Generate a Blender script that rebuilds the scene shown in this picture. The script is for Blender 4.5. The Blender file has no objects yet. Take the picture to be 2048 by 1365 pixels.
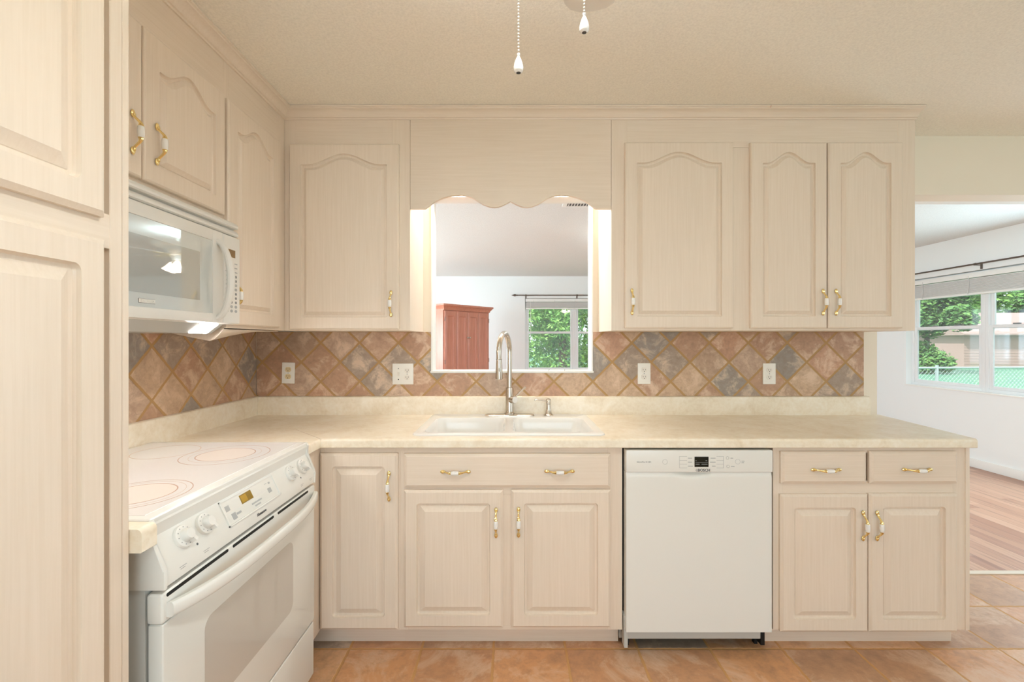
import bpy, bmesh, math, random
from mathutils import Vector, Matrix, noise as mnoise
C = bpy.context.scene.collection
F, CX, CY, HC = 897.0, 1024.0, 682.5, 1.322      # focal length in pixels, image centre, eye height
PI = math.pi
def PX(px, Y): return (px - CX) * Y / F
def PZ(py, Y): return HC - (py - CY) * Y / F
def LY(px, X): return X * F / (px - CX)            # left-wall plane X: pixel column to world Y

# ------------------------------------------------------------------ materials
def srgb(r, g, b):
    f = lambda c: (c / 255 / 12.92) if c / 255 <= .04045 else ((c / 255 + .055) / 1.055) ** 2.4
    return (f(r), f(g), f(b), 1)
class NT:
    def __init__(s, name):
        s.mat = bpy.data.materials.new(name); s.mat.use_nodes = True
        s.t = s.mat.node_tree; s.p = s.t.nodes['Principled BSDF']
    def n(s, kind, **kw):
        nd = s.t.nodes.new(kind)
        for k, v in kw.items(): setattr(nd, k, v)
        return nd
    def l(s, a, b): s.t.links.new(a, b)
    def put(s, sock, v):
        if hasattr(v, 'is_linked') or hasattr(v, 'links'): s.l(v, sock)
        else: sock.default_value = v
    def m(s, op, a, b=0.0, c=0.0):
        nd = s.n('ShaderNodeMath', operation=op)
        s.put(nd.inputs[0], a); s.put(nd.inputs[1], b); s.put(nd.inputs[2], c)
        return nd.outputs[0]
    def obj(s): return s.n('ShaderNodeTexCoord').outputs['Object']
    def mapped(s, scale, loc=(0, 0, 0)):
        mp = s.n('ShaderNodeMapping'); mp.inputs['Scale'].default_value = scale; mp.inputs['Location'].default_value = loc
        s.l(s.obj(), mp.inputs['Vector']); return mp.outputs[0]
    def noise(s, vec, scale, detail=3, rough=.55, dist=0):
        nd = s.n('ShaderNodeTexNoise'); s.l(vec, nd.inputs['Vector'])
        nd.inputs['Scale'].default_value = scale; nd.inputs['Detail'].default_value = detail
        nd.inputs['Roughness'].default_value = rough; nd.inputs['Distortion'].default_value = dist
        return nd.outputs['Fac']
    def ramp(s, fac, stops, interp='LINEAR'):
        nd = s.n('ShaderNodeValToRGB'); cr = nd.color_ramp; cr.interpolation = interp
        while len(cr.elements) < len(stops): cr.elements.new(1)
        for e, (p, c) in zip(cr.elements, stops): e.position = p; e.color = c
        s.l(fac, nd.inputs[0]); return nd.outputs[0]
    def mix(s, fac, a, b, mode='MIX'):
        nd = s.n('ShaderNodeMix', data_type='RGBA', blend_type=mode)
        s.put(nd.inputs[0], fac); s.put(nd.inputs[6], a); s.put(nd.inputs[7], b)
        return nd.outputs[2]
    def bump(s, h, strength=.3, dist=.002):
        nd = s.n('ShaderNodeBump'); nd.inputs['Strength'].default_value = strength
        nd.inputs['Distance'].default_value = dist; s.l(h, nd.inputs['Height']); s.l(nd.outputs[0], s.p.inputs['Normal'])
    def base(s, c): s.put(s.p.inputs['Base Color'], c)
    def set(s, **kw):
        for k, v in kw.items(): s.put(s.p.inputs[k.replace('_', ' ')], v)
        return s
def plain(name, col, rough=.5, metal=0, coat=0, ior=1.45, bump=None):
    n = NT(name); n.base(col); n.set(Roughness=rough, Metallic=metal, Coat_Weight=coat, IOR=ior)
    if bump: n.bump(n.noise(n.obj(), bump[0], 4), bump[1], bump[2])
    return n.mat
def wood(name, scale, c1, c2, rough=.38, big=(1, 1, .25)):
    n = NT(name)
    g = n.noise(n.mapped(scale), 3.0, 5, .6, .4)
    w = n.noise(n.mapped(big), 4.0, 2)
    a = n.ramp(g, [(.32, c1), (.68, c2)])
    f = n.m('MULTIPLY_ADD', w, .10, -.05)
    hs = n.n('ShaderNodeHueSaturation'); n.l(a, hs.inputs['Color']); n.l(n.m('ADD', 1.0, f), hs.inputs['Value'])
    n.base(hs.outputs[0]); n.set(Roughness=rough); n.bump(g, .05, .001)
    return n.mat
CR1, CR2 = srgb(226, 210, 192), srgb(232, 217, 201)
M_V = wood('pickled_wood_vertical', (38, 38, 1.3), CR1, CR2)
M_H = wood('pickled_wood_horizontal', (1.3, 38, 38), CR1, CR2)
M_DARKIN = plain('cabinet_shadow_interior', srgb(90, 75, 58), .8)
M_WHITE = plain('white_enamel', srgb(230, 229, 224), .22)
M_WHITEP = plain('white_plastic', srgb(228, 226, 221), .35)
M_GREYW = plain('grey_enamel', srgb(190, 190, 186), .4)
M_GLASSW = plain('white_oven_glass', srgb(226, 226, 221), .04, coat=.4)
M_OVENW = plain('oven_window_glass', srgb(198, 193, 185), .05, coat=.6)
M_MWG = plain('microwave_glass', srgb(214, 219, 218), .012, metal=.3)
M_MWI = plain('microwave_inner_window', srgb(196, 198, 195), .012, metal=.55)
M_COOK = plain('cooktop_glass', srgb(236, 233, 231), .08, coat=.3)
M_RING = plain('burner_ring', srgb(214, 190, 172), .15)
M_RING2 = plain('burner_zone', srgb(234, 224, 216), .10)
M_RINGD = plain('burner_dark_line', srgb(200, 172, 156), .15)
M_BRASS = plain('polished_brass', srgb(246, 222, 158), .2, 1)
M_PORC = plain('porcelain', srgb(240, 238, 235), .15)
M_NICKEL = plain('brushed_nickel', srgb(205, 196, 184), .27, 1)
M_BLACK = plain('black_rubber', srgb(14, 13, 12), .6)
M_DGREY = plain('dark_grey_print', srgb(95, 95, 95), .5)
M_LGREY = plain('light_grey_print', srgb(170, 172, 172), .5)
M_MGREY = plain('mid_grey_print', srgb(135, 137, 137), .5)
M_SCREEN = plain('black_display', srgb(22, 26, 22), .12)
M_AMBER = plain('amber_display', srgb(140, 112, 40), .12)
M_BROWND = plain('brown_display', srgb(125, 98, 62), .15)
M_SINK = plain('sink_enamel', srgb(240, 239, 236), .12, coat=.3)
M_PLATE = plain('outlet_plate', srgb(240, 236, 228), .3)
M_RECW = plain('outlet_white', srgb(236, 230, 220), .35)
M_RECA = plain('outlet_almond', srgb(226, 205, 160), .35)
M_WALLK = plain('cream_wall_paint', srgb(237, 227, 211), .7, bump=(220, .12, .001))
M_WALLL = plain('white_wall_paint', srgb(244, 246, 245), .75, bump=(200, .10, .001))
M_TRIMW = plain('white_trim_paint', srgb(245, 243, 238), .4)
M_VINYL = plain('white_vinyl_frame', srgb(236, 236, 236), .35)
M_BLIND = plain('grey_white_blind', srgb(222, 220, 217), .5)
M_ROD = plain('bronze_rod', srgb(110, 98, 90), .4, .7)
M_RED1, M_RED2 = srgb(184, 116, 94), srgb(204, 140, 116)
M_ARM = wood('red_brown_wood', (30, 30, 1.2), M_RED1, M_RED2, .35)
def popcorn(name, col):
    n = NT(name); h = n.noise(n.obj(), 120, 5, .7); h2 = n.noise(n.obj(), 45, 3, .6)
    n.base(n.mix(n.ramp(h, [(.35, (0, 0, 0, 1)), (.6, (1, 1, 1, 1))]), tuple(c * .90 for c in col[:3]) + (1,), col)); n.set(Roughness=.95)
    n.bump(n.m('ADD', h, n.m('MULTIPLY', h2, .6)), .55, .006); return n.mat
M_CEILK = popcorn('kitchen_popcorn_ceiling', srgb(251, 245, 234))
M_CEILL = popcorn('living_popcorn_ceiling', srgb(236, 237, 234))
def laminate():
    n = NT('beige_laminate'); o = n.obj()
    a = n.noise(o, 9, 6, .7, .5); b = n.noise(o, 60, 3, .6)
    c = n.ramp(n.m('ADD', n.m('MULTIPLY', a, .7), n.m('MULTIPLY', b, .3)), [(.34, srgb(228, 212, 186)), (.5, srgb(240, 228, 207)), (.66, srgb(247, 239, 224))])
    n.base(c); n.set(Roughness=.3); return n.mat
M_LAM = laminate()
def tile(name, pitch, grout, diag, cols, groutcol, axes, rough=.45, vary=.5, dk=.5):
    n = NT(name); sp = n.n('ShaderNodeSeparateXYZ'); n.l(n.obj(), sp.inputs[0])
    x, z = sp.outputs[axes[0]], sp.outputs[axes[1]]
    if diag:
        k = .70711 / pitch
        u = n.m('MULTIPLY', n.m('ADD', x, z), k); v = n.m('MULTIPLY', n.m('SUBTRACT', z, x), k)
    else:
        u = n.m('MULTIPLY', x, 1 / pitch); v = n.m('MULTIPLY', z, 1 / pitch)
    wob = n.m('MULTIPLY_ADD', n.noise(n.obj(), 40, 2), .03, -.015)
    fu, fv = n.m('FRACT', n.m('ADD', u, wob)), n.m('FRACT', n.m('ADD', v, wob))
    e = n.m('MINIMUM', n.m('MINIMUM', fu, n.m('SUBTRACT', 1.0, fu)), n.m('MINIMUM', fv, n.m('SUBTRACT', 1.0, fv)))
    mr = n.n('ShaderNodeMapRange'); n.l(e, mr.inputs[0]); g = grout / pitch / 2
    mr.inputs[1].default_value = g * .75; mr.inputs[2].default_value = g * 1.35
    mask = mr.outputs[0]
    cb = n.n('ShaderNodeCombineXYZ'); n.l(n.m('FLOOR', n.m('ADD', u, wob)), cb.inputs[0]); n.l(n.m('FLOOR', n.m('ADD', v, wob)), cb.inputs[1])
    wn = n.n('ShaderNodeTexWhiteNoise', noise_dimensions='3D'); n.l(cb.outputs[0], wn.inputs['Vector'])
    tc = n.ramp(wn.outputs['Value'], [(i / len(cols), c) for i, c in enumerate(cols)], 'CONSTANT')
    # mottling, moved per tile
    va = n.n('ShaderNodeVectorMath', operation='MULTIPLY_ADD'); n.l(wn.outputs['Color'], va.inputs[0]); va.inputs[1].default_value = (9, 9, 9); n.l(n.obj(), va.inputs[2])
    sc = 1.4 / pitch
    n1 = n.noise(va.outputs[0], sc * 1.1, 8, .72, .5); n2 = n.noise(va.outputs[0], sc * 5, 5, .7)
    light = n.ramp(n1, [(.50, (0, 0, 0, 1)), (.64, (1, 1, 1, 1))])
    dark = n.ramp(n.m('ADD', n.m('MULTIPLY', n1, .5), n.m('MULTIPLY', n2, .5)), [(.34, (1, 1, 1, 1)), (.52, (0, 0, 0, 1))])
    c = n.mix(n.m('MULTIPLY', light, vary), tc, srgb(224, 198, 174)); c = n.mix(n.m('MULTIPLY', dark, dk), c, srgb(132, 106, 88))
    c = n.mix(mask, groutcol, c); n.base(c)
    n.set(Roughness=n.m('MULTIPLY_ADD', mask, rough - .8, .8))
    n.bump(n.m('ADD', n.m('MULTIPLY', mask, .7), n.m('MULTIPLY', n2, .25)), .5, .004)
    return n.mat
TC = [srgb(184, 148, 122), srgb(192, 158, 132), srgb(164, 146, 130), srgb(198, 168, 140), srgb(180, 142, 116), srgb(152, 142, 132), srgb(188, 160, 138), srgb(196, 154, 126), srgb(182, 154, 130)]
M_TILEB = tile('diamond_slate_tile', .1525, .0105, True, TC, srgb(176, 140, 92), ('X', 'Z'), .45, .75)
FC = [srgb(212, 158, 114), srgb(200, 150, 112), srgb(166, 146, 128), srgb(218, 170, 128), srgb(190, 148, 116), srgb(206, 154, 116), srgb(176, 152, 130)]
M_TILEF = tile('slate_floor_tile', .309, .010, False, FC, srgb(200, 152, 98), ('X', 'Y'), .36, .62)
def planks():
    n = NT('wood_plank_floor'); sp = n.n('ShaderNodeSeparateXYZ'); n.l(n.obj(), sp.inputs[0])
    u = n.m('MULTIPLY', sp.outputs['X'], 1 / .095); r = n.m('FLOOR', u)
    wn = n.n('ShaderNodeTexWhiteNoise', noise_dimensions='1D'); n.l(r, wn.inputs['W'])
    v = n.m('ADD', n.m('MULTIPLY', sp.outputs['Y'], 1 / 1.1), n.m('MULTIPLY', wn.outputs['Value'], 7.3))
    cb = n.n('ShaderNodeCombineXYZ'); n.l(r, cb.inputs[0]); n.l(n.m('FLOOR', v), cb.inputs[1])
    w2 = n.n('ShaderNodeTexWhiteNoise', noise_dimensions='3D'); n.l(cb.outputs[0], w2.inputs['Vector'])
    c = n.ramp(w2.outputs['Value'], [(0, srgb(172, 122, 96)), (.5, srgb(192, 144, 116)), (1, srgb(208, 164, 136))])
    va = n.n('ShaderNodeVectorMath', operation='MULTIPLY_ADD'); n.l(w2.outputs['Color'], va.inputs[0]); va.inputs[1].default_value = (5, 5, 5); n.l(n.mapped((14, .9, 1)), va.inputs[2])
    s = n.noise(va.outputs[0], 2.2, 5, .6, .5)
    c = n.mix(n.m('MULTIPLY', n.ramp(s, [(.52, (0, 0, 0, 1)), (.72, (1, 1, 1, 1))]), .6), c, srgb(112, 72, 60))
    fu = n.m('FRACT', u); e = n.m('MINIMUM', fu, n.m('SUBTRACT', 1.0, fu))
    c = n.mix(n.m('MULTIPLY', n.m('LESS_THAN', e, .018), .6), c, srgb(95, 62, 48))
    n.base(c); n.set(Roughness=.3); return n.mat
M_PLANK = planks()
def emit(name, col, strength, base=(.9, .9, .9, 1)):
    n = NT(name); n.base(base); n.set(Emission_Color=col, Emission_Strength=strength); return n.mat
M_LENS = emit('lit_lamp_lens', (1, .96, .92, 1), 75)
M_TUBE = emit('lit_tube', (1, .97, .92, 1), 120)
def shade_mat():
    n = NT('frosted_lit_glass'); n.base(srgb(250, 240, 225)); n.set(Roughness=.3, Emission_Color=(1, .88, .7, 1), Emission_Strength=5)
    tr = n.n('ShaderNodeBsdfTranslucent'); tr.inputs[0].default_value = (1, .95, .88, 1)
    mx = n.n('ShaderNodeMixShader'); mx.inputs[0].default_value = .3
    out = n.t.nodes['Material Output']; n.l(n.p.outputs[0], mx.inputs[1]); n.l(tr.outputs[0], mx.inputs[2]); n.l(mx.outputs[0], out.inputs[0]); return n.mat
M_SHADE = shade_mat()
def pane_mat():
    n = NT('window_pane_glass'); t = n.t; out = t.nodes['Material Output']
    tr = n.n('ShaderNodeBsdfTransparent'); tr.inputs[0].default_value = (.95, .97, .97, 1)
    gl = n.n('ShaderNodeBsdfGlossy'); gl.inputs['Roughness'].default_value = .03; gl.inputs[0].default_value = (.9, .95, 1, 1)
    mx = n.n('ShaderNodeMixShader'); mx.inputs[0].default_value = .09
    n.l(tr.outputs[0], mx.inputs[1]); n.l(gl.outputs[0], mx.inputs[2]); n.l(mx.outputs[0], out.inputs[0]); return n.mat
M_PANE = pane_mat()
def leaf_mat(name, a, b, c):
    n = NT(name); w = n.noise(n.obj(), 1.6, 4, .7); v = n.noise(n.obj(), 14, 2)
    n.base(n.ramp(n.m('ADD', n.m('MULTIPLY', w, .5), n.m('MULTIPLY', v, .5)), [(.36, a), (.5, b), (.64, c)])); n.set(Roughness=.6); return n.mat
M_LEAF = leaf_mat('bright_leaves', srgb(72, 124, 52), srgb(124, 176, 80), srgb(190, 220, 118))
M_LEAF2 = leaf_mat('dark_leaves', srgb(56, 98, 50), srgb(92, 142, 70), srgb(150, 186, 96))
M_GRASS = leaf_mat('lawn_grass', srgb(80, 130, 112), srgb(98, 150, 122), srgb(132, 176, 122))
M_BARK = plain('bark', srgb(120, 96, 78), .9, bump=(20, .5, .02))
M_SIDING = plain('pink_tan_siding', srgb(186, 154, 144), .8)
M_ROOF = plain('tan_shingles', srgb(176, 148, 138), .9, bump=(30, .4, .02))
M_WIRE = plain('galvanised_wire', srgb(200, 205, 205), .4, .6)
M_HGLASS = plain('house_window_glass', srgb(130, 170, 185), .1)

# ------------------------------------------------------------------ mesh builder
class MB:
    def __init__(s): s.bm = bmesh.new(); s.mats = []
    def mi(s, m):
        if m not in s.mats: s.mats.append(m)
        return s.mats.index(m)
    def face(s, vs, m):
        try: f = s.bm.faces.new(vs)
        except ValueError: return None
        f.material_index = s.mi(m); f.smooth = True; return f
    def box(s, x0, x1, y0, y1, z0, z1, m, bev=0, seg=2):
        vs = [s.bm.verts.new((x, y, z)) for x in (x0, x1) for y in (y0, y1) for z in (z0, z1)]
        fs = [s.face([vs[i] for i in q], m) for q in ((0, 1, 3, 2), (4, 6, 7, 5), (0, 4, 5, 1), (2, 3, 7, 6), (0, 2, 6, 4), (1, 5, 7, 3))]
        if bev:
            es = list({e for f in fs for e in f.edges})
            r = bmesh.ops.bevel(s.bm, geom=es, offset=bev, segments=seg, profile=.6, affect='EDGES', clamp_overlap=True)
            for f in r['faces']: f.material_index = s.mi(m); f.smooth = True
        return s
    def prism(s, pts, axis, a0, a1, m, bev=0):
        def P(p, a): return {'x': (a, p[0], p[1]), 'y': (p[0], a, p[1]), 'z': (p[0], p[1], a)}[axis]
        A = [s.bm.verts.new(P(p, a0)) for p in pts]; B = [s.bm.verts.new(P(p, a1)) for p in pts]
        fs = [s.face(A[::-1], m), s.face(B, m)]
        n = len(pts)
        for i in range(n): fs.append(s.face([A[i], A[(i + 1) % n], B[(i + 1) % n], B[i]], m))
        if bev:
            es = list({e for f in fs[:2] for e in f.edges})
            r = bmesh.ops.bevel(s.bm, geom=es, offset=bev, segments=2, profile=.6, affect='EDGES', clamp_overlap=True)
            for f in r['faces']: f.material_index = s.mi(m); f.smooth = True
        return s
    def loft(s, rings, m, cap0=True, cap1=True, mats=None):
        R = [[s.bm.verts.new(p) for p in r] for r in rings]; n = len(R[0])
        for k in range(len(R) - 1):
            mm = mats[k] if mats else m
            for i in range(n): s.face([R[k][i], R[k][(i + 1) % n], R[k + 1][(i + 1) % n], R[k + 1][i]], mm)
        if cap0: s.face(R[0][::-1], mats[0] if mats else m)
        if cap1: s.face(R[-1], mats[-1] if mats else m)
        return s
    def lathe(s, prof, o, ax, m, seg=24, cap=True, mats=None):
        ax = Vector(ax).normalized(); o = Vector(o)
        t = ax.orthogonal().normalized(); b = ax.cross(t)
        rings = [[o + ax * h + (t * math.cos(2 * PI * i / seg) + b * math.sin(2 * PI * i / seg)) * max(r, 1e-5) for i in range(seg)] for r, h in prof]
        return s.loft(rings, m, cap, cap, mats)
    def tube(s, pts, rad, m, seg=12, flat=1.0, up=None):
        pts = [Vector(p) for p in pts]; n = len(pts)
        if not hasattr(rad, '__len__'): rad = [rad] * n
        prev = None; rings = []
        for i, p in enumerate(pts):
            d = (pts[min(i + 1, n - 1)] - pts[max(i - 1, 0)]).normalized()
            if prev is None: t = (Vector(up) if up else d.orthogonal()); t = (t - d * t.dot(d)).normalized()
            else: t = (prev - d * prev.dot(d)).normalized()
            prev = t; b = d.cross(t)
            rings.append([p + (t * math.cos(2 * PI * k / seg) + b * math.sin(2 * PI * k / seg) * flat) * rad[i] for k in range(seg)])
        return s.loft(rings, m)
    def ell(s, c, r, m, seg=16, rings=10):
        c = Vector(c); R = []
        for j in range(1, rings):
            a = PI * j / rings
            R.append([c + Vector((r[0] * math.sin(a) * math.cos(2 * PI * i / seg), r[1] * math.sin(a) * math.sin(2 * PI * i / seg), -r[2] * math.cos(a))) for i in range(seg)])
        return s.loft(R, m)
    def build(s, name, parent=None, loc=(0, 0, 0), rot=(0, 0, 0), recalc=True, sharp=32):
        if recalc: bmesh.ops.recalc_face_normals(s.bm, faces=s.bm.faces)
        me = bpy.data.meshes.new(name); s.bm.to_mesh(me); s.bm.free()
        for m in s.mats: me.materials.append(m)
        me.set_sharp_from_angle(angle=math.radians(sharp))
        return link(name, me, parent, loc, rot)
def link(name, me, parent=None, loc=(0, 0, 0), rot=(0, 0, 0)):
    o = bpy.data.objects.new(name, me); C.objects.link(o); o.location = loc; o.rotation_euler = rot
    if parent: o.parent = parent
    return o
def tag(o, label, cat, group=None, kind=None):
    o['label'] = label; o['category'] = cat
    if group: o['group'] = group
    if kind: o['kind'] = kind
    return o
def thing(name, label, cat, loc=(0, 0, 0), rz=0, group=None):
    o = link(name, None, None, loc, (0, 0, rz)); return tag(o, label, cat, group)
def struct(o, label=None, cat=None):
    o['kind'] = 'structure'
    if label: o['label'] = label
    if cat: o['category'] = cat
    return o
def text_mb(mb, s, size, mat, M, depth=.0006, bold=0):
    cu = bpy.data.curves.new('lettering', 'FONT'); cu.body = s; cu.size = size; cu.extrude = depth; cu.align_x = 'CENTER'; cu.align_y = 'CENTER'
    cu.offset = bold; cu.resolution_u = 3
    o = bpy.data.objects.new('lettering', cu); C.objects.link(o)
    dg = bpy.context.evaluated_depsgraph_get(); me = bpy.data.meshes.new_from_object(o.evaluated_get(dg))
    me.transform(M); n0 = len(mb.bm.faces); mb.bm.from_mesh(me); mb.bm.faces.ensure_lookup_table()
    k = mb.mi(mat)
    for f in mb.bm.faces[n0:]: f.material_index = k
    bpy.data.objects.remove(o); bpy.data.curves.remove(cu); bpy.data.meshes.remove(me)
FRONT = Matrix.Rotation(PI / 2, 4, 'X')             # text facing local -Y

# ------------------------------------------------------------------ cabinet doors, drawers, pulls
def contour(w, h, d, y, r=0.0, top=None, rise=0.0, n=24, k=9, dt=None):
    """closed outline inset by d from a w x h rectangle; optional arched top"""
    x0, x1, z0, z1 = d, w - d, d, h - (dt if dt is not None else d)
    r = max(r, 1e-4); P = []
    for cx, cz, a0 in ((x0 + r, z0 + r, PI), (x1 - r, z0 + r, 1.5 * PI), (x1 - r, z1 - r, 0)):
        P += [(cx + r * math.cos(a0 + PI / 2 * i / (k - 1)), cz + r * math.sin(a0 + PI / 2 * i / (k - 1))) for i in range(k)]
    for i in range(1, n):
        t = 1 - i / n; x = x0 + r + (x1 - x0 - 2 * r) * t; a = abs(2 * t - 1)
        P.append((x, z1 + (rise * .5 * (1 + math.cos(PI * a / .86)) if a < .86 else 0)))
    P += [(x0 + r + r * math.cos(PI / 2 + PI / 2 * i / (k - 1)), z1 - r + r * math.sin(PI / 2 + PI / 2 * i / (k - 1))) for i in range(k)]
    return [Vector((x, y, z)) for x, z in P]
T = .019
def door_mesh(w, h, arch):
    mb = MB()
    if arch:
        f, fb, ft, rise = .057, .057, .100, .052
        c = lambda d, y, r=0: contour(w, h, f + d, y, r, rise=rise, dt=ft + d)
        R = [contour(w, h, 0, 0), contour(w, h, 0, -T + .006), contour(w, h, .002, -T + .003), contour(w, h, .006, -T), c(0, -T, .004), c(.0015, -T + .008, .004), c(.0045, -T + .0118, .003), c(.012, -T + .012, .002), c(.014, -T + .0095), c(.0265, -T + .0012), c(.0275, -T + .0003)]
    else:
        f = .054
        c = lambda d, y, r=0: contour(w, h, f + d, y, r)
        R = [contour(w, h, 0, 0), contour(w, h, 0, -T + .008), contour(w, h, .010, -T), c(0, -T, .014), c(.0015, -T + .008, .013), c(.004, -T + .0125, .012), c(.012, -T + .013, .004), c(.0135, -T + .0115), c(.035, -T + .0010), c(.036, -T + .0004)]
    mb.loft(R, M_V); return mb
def drawer_mesh(w, h):
    mb = MB(); mb.loft([contour(w, h, 0, 0), contour(w, h, 0, -T + .008), contour(w, h, .012, -T)], M_H); return mb
def pull_mesh():
    mb = MB(); L = .051
    for s in (-1, 1):
        mb.ell((0, -.003, s * (L + .002)), (.0075, .0045, .0115), M_BRASS, 14, 8)
        pts = []
        for i in range(11):
            t = i / 10; z = L - (L - .019) * t; y = -.005 - .021 * (.5 - .5 * math.cos(PI * min(1, t * 1.05)))
            pts.append((0, y, s * z))
        rad = [.0058, .0050, .0042, .0038, .0036, .0036, .0038, .0042, .0048, .0058, .0064]
        mb.tube(pts, rad, M_BRASS, 10)
        mb.lathe([(.0066, 0), (.0074, .001), (.0066, .003), (.0060, .0032)], (0, -.026, s * .0155), (0, 0, s), M_BRASS, 14)
    mb.lathe([(.0064, -.017), (.0078, -.015), (.0086, -.006), (.0088, 0), (.0086, .006), (.0078, .015), (.0064, .017)], (0, -.026, 0), (0, 0, 1), M_PORC, 18)
    return mb
_pull = None
def pull(parent, x, z, y=-T, horiz=False):
    global _pull
    if _pull is None:
        o = pull_mesh().build('pull'); _pull = o.data; bpy.data.objects.remove(o)
    o = link('pull', _pull, parent, (x, y, z), (0, PI / 2 if horiz else 0, 0)); o['label'] = 'brass pull with white porcelain grip'; return o
def door(parent, x0, x1, z0, z1, arch, pulls=(), name='door', y=0):
    o = door_mesh(x1 - x0, z1 - z0, arch).build(name, parent, (x0, y, z0), sharp=13)
    for px, pz in pulls: pull(o, px - x0, pz - z0)
    return o
def drawer(parent, x0, x1, z0, z1, pulls=(), name='drawer', y=0):
    o = drawer_mesh(x1 - x0, z1 - z0).build(name, parent, (x0, y, z0), sharp=13)
    for px, pz in pulls: pull(o, px - x0, pz - z0, horiz=True)
    return o
def carcass(parent, w, z0, z1, depth, rails, stiles, name='cabinet_box', kick=None, hollow=False):
    """box behind the face frame + face frame of separate boards (thin joints show)"""
    mb = MB()
    if hollow:
        mb.box(0, .018, .012, depth, z0, z1, M_V); mb.box(w - .018, w, .012, depth, z0, z1, M_V); mb.box(.018, w - .018, .012, depth, z0, z0 + .018, M_V); mb.box(.018, w - .018, depth - .006, depth, z0, z1 - .2, M_V); mb.box(.018, w - .018, .012, .016, z0, z1, M_V)
    else: mb.box(0, w, .012, depth, z0, z1, M_V)
    if kick: mb.box(.0, w, kick[0], depth, 0, z0 + .001, M_H)
    b = mb.build(name, parent)
    fr = MB()
    for a, b0, c, d in rails: fr.box(a, b0, 0, .013, c, d, M_H, .0006, 1)
    for a, b0, c, d in stiles: fr.box(a, b0, 0, .013, c, d, M_V, .0006, 1)
    fr.build('face_frame', parent)
    return b

# ------------------------------------------------------------------ room
XL, YB, ZC = -1.43, 2.50, 2.44
def wall_boxes(name, axis, p0, p1, a0, a1, z0, z1, holes, m):
    """solid wall with rectangular holes (a0,a1,z0,z1)"""
    mb = MB(); cuts = sorted({a0, a1, *[h[0] for h in holes], *[h[1] for h in holes]})
    for u, v in zip(cuts[:-1], cuts[1:]):
        hs = sorted([(h[2], h[3]) for h in holes if h[0] <= u + 1e-6 and h[1] >= v - 1e-6]); z = z0
        for lo, hi in hs + [(z1, z1)]:
            if lo > z + 1e-6:
                if axis == 'x': mb.box(u, v, p0, p1, z, lo, m)
                else: mb.box(p0, p1, u, v, z, lo, m)
            z = hi
    return struct(mb.build(name))
OPX, OZ0, OZ1 = .449, 1.150, 2.130
XR, YF, XLL = 4.84, 7.74, -3.2
mb = MB(); mb.box(XL - .1, XR + .12, -3.2, 2.547, -.05, 0, M_TILEF); fl = struct(mb.build('floor_kitchen', loc=(-.388, 1.924, 0)))
for v in fl.data.vertices: v.co.x += .388; v.co.y -= 1.924
mb = MB(); mb.box(XLL, XR, 2.56, YF, -.05, 0, M_PLANK); struct(mb.build('floor_living'))
mb = MB(); mb.box(XLL, XR, 2.535, 2.572, -.05, .006, plain('cream_threshold', srgb(218, 202, 182), .6), .003); struct(mb.build('trim_1'))
mb = MB(); mb.box(XL - .1, XR + .12, -3.2, 2.56, ZC, ZC + .06, M_CEILK); struct(mb.build('ceiling_kitchen'))
mb = MB(); mb.box(XLL - .1, XR + .12, 2.56, YF + .12, ZC, ZC + .06, M_CEILL); struct(mb.build('ceiling_living'))
wall_boxes('wall_left', 'y', XL - .1, XL, -3.2, YB, 0, ZC, [], M_WALLK)
# kitchen face is cream, living face is white: two skins of one partition
def partition():
    mb = MB(); X0, X1 = XL, 2.035
    for (y0, y1, m) in ((YB, 2.56, M_WALLK), (2.56, 2.615, M_WALLL)):
        mb.box(X0, -OPX, y0, y1, 0, ZC, m); mb.box(OPX, X1, y0, y1, 0, ZC, m)
        mb.box(-OPX, OPX, y0, y1, 0, OZ0, m); mb.box(-OPX, OPX, y0, y1, OZ1, ZC, m)
    mb.box(XLL, XL, 2.5, 2.615, 0, ZC, M_WALLL)
    return mb.build('wall_back')
struct(partition())
mb = MB(); mb.box(2.035, XR, 2.445, 2.56, 2.119, ZC, M_WALLK); mb.box(2.035, XR, 2.56, 2.615, 2.119, ZC, M_WALLL); struct(mb.build('wall_header'))
# pass-through lining
mb = MB()
mb.box(-OPX - .002, -OPX + .006, 2.494, 2.617, OZ0, OZ1, M_TRIMW, .001); mb.box(OPX - .006, OPX + .002, 2.494, 2.617, OZ0, OZ1, M_TRIMW, .001)
mb.box(-OPX, OPX, 2.494, 2.617, OZ1 - .006, OZ1 + .002, M_TRIMW, .001)
struct(mb.build('trim_2'))
mb = MB(); mb.box(-OPX - .004, OPX + .004, 2.484, 2.622, OZ0 - .006, OZ0 + .006, M_TRIMW, .003)
for x in (-.36, -.10, .20, .29): mb.prism([(x, 2.486), (x + .003, 2.486), (x + .02, 2.620), (x + .017, 2.620)], 'z', OZ0 + .0061, OZ0 + .0064, M_MGREY)
struct(mb.build('trim_3'))
WZ0, WZ1 = .79, 2.06
RW = [(2.96, 3.80), (3.83, 4.655), (4.655, 5.51)]       # right-wall window bays along Y
FW = (.224, 1.95)
KW = (-.7, 1.3)                                           # dining-side window of the kitchen, out of frame
wall_boxes('wall_right', 'y', XR, XR + .12, -3.2, YF + .12, 0, ZC, [(2.96, 5.51, WZ0, WZ1), (KW[0], KW[1], .9, 2.06)], M_WALLL)
wall_boxes('wall_far', 'x', YF, YF + .12, XLL, XR, 0, ZC, [(FW[0], FW[1], WZ0, WZ1)], M_WALLL)
wall_boxes('wall_side', 'y', XLL - .1, XLL, 2.5, YF + .12, 0, ZC, [(3.6, 6.2, .8, 2.06)], M_WALLL)
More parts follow.
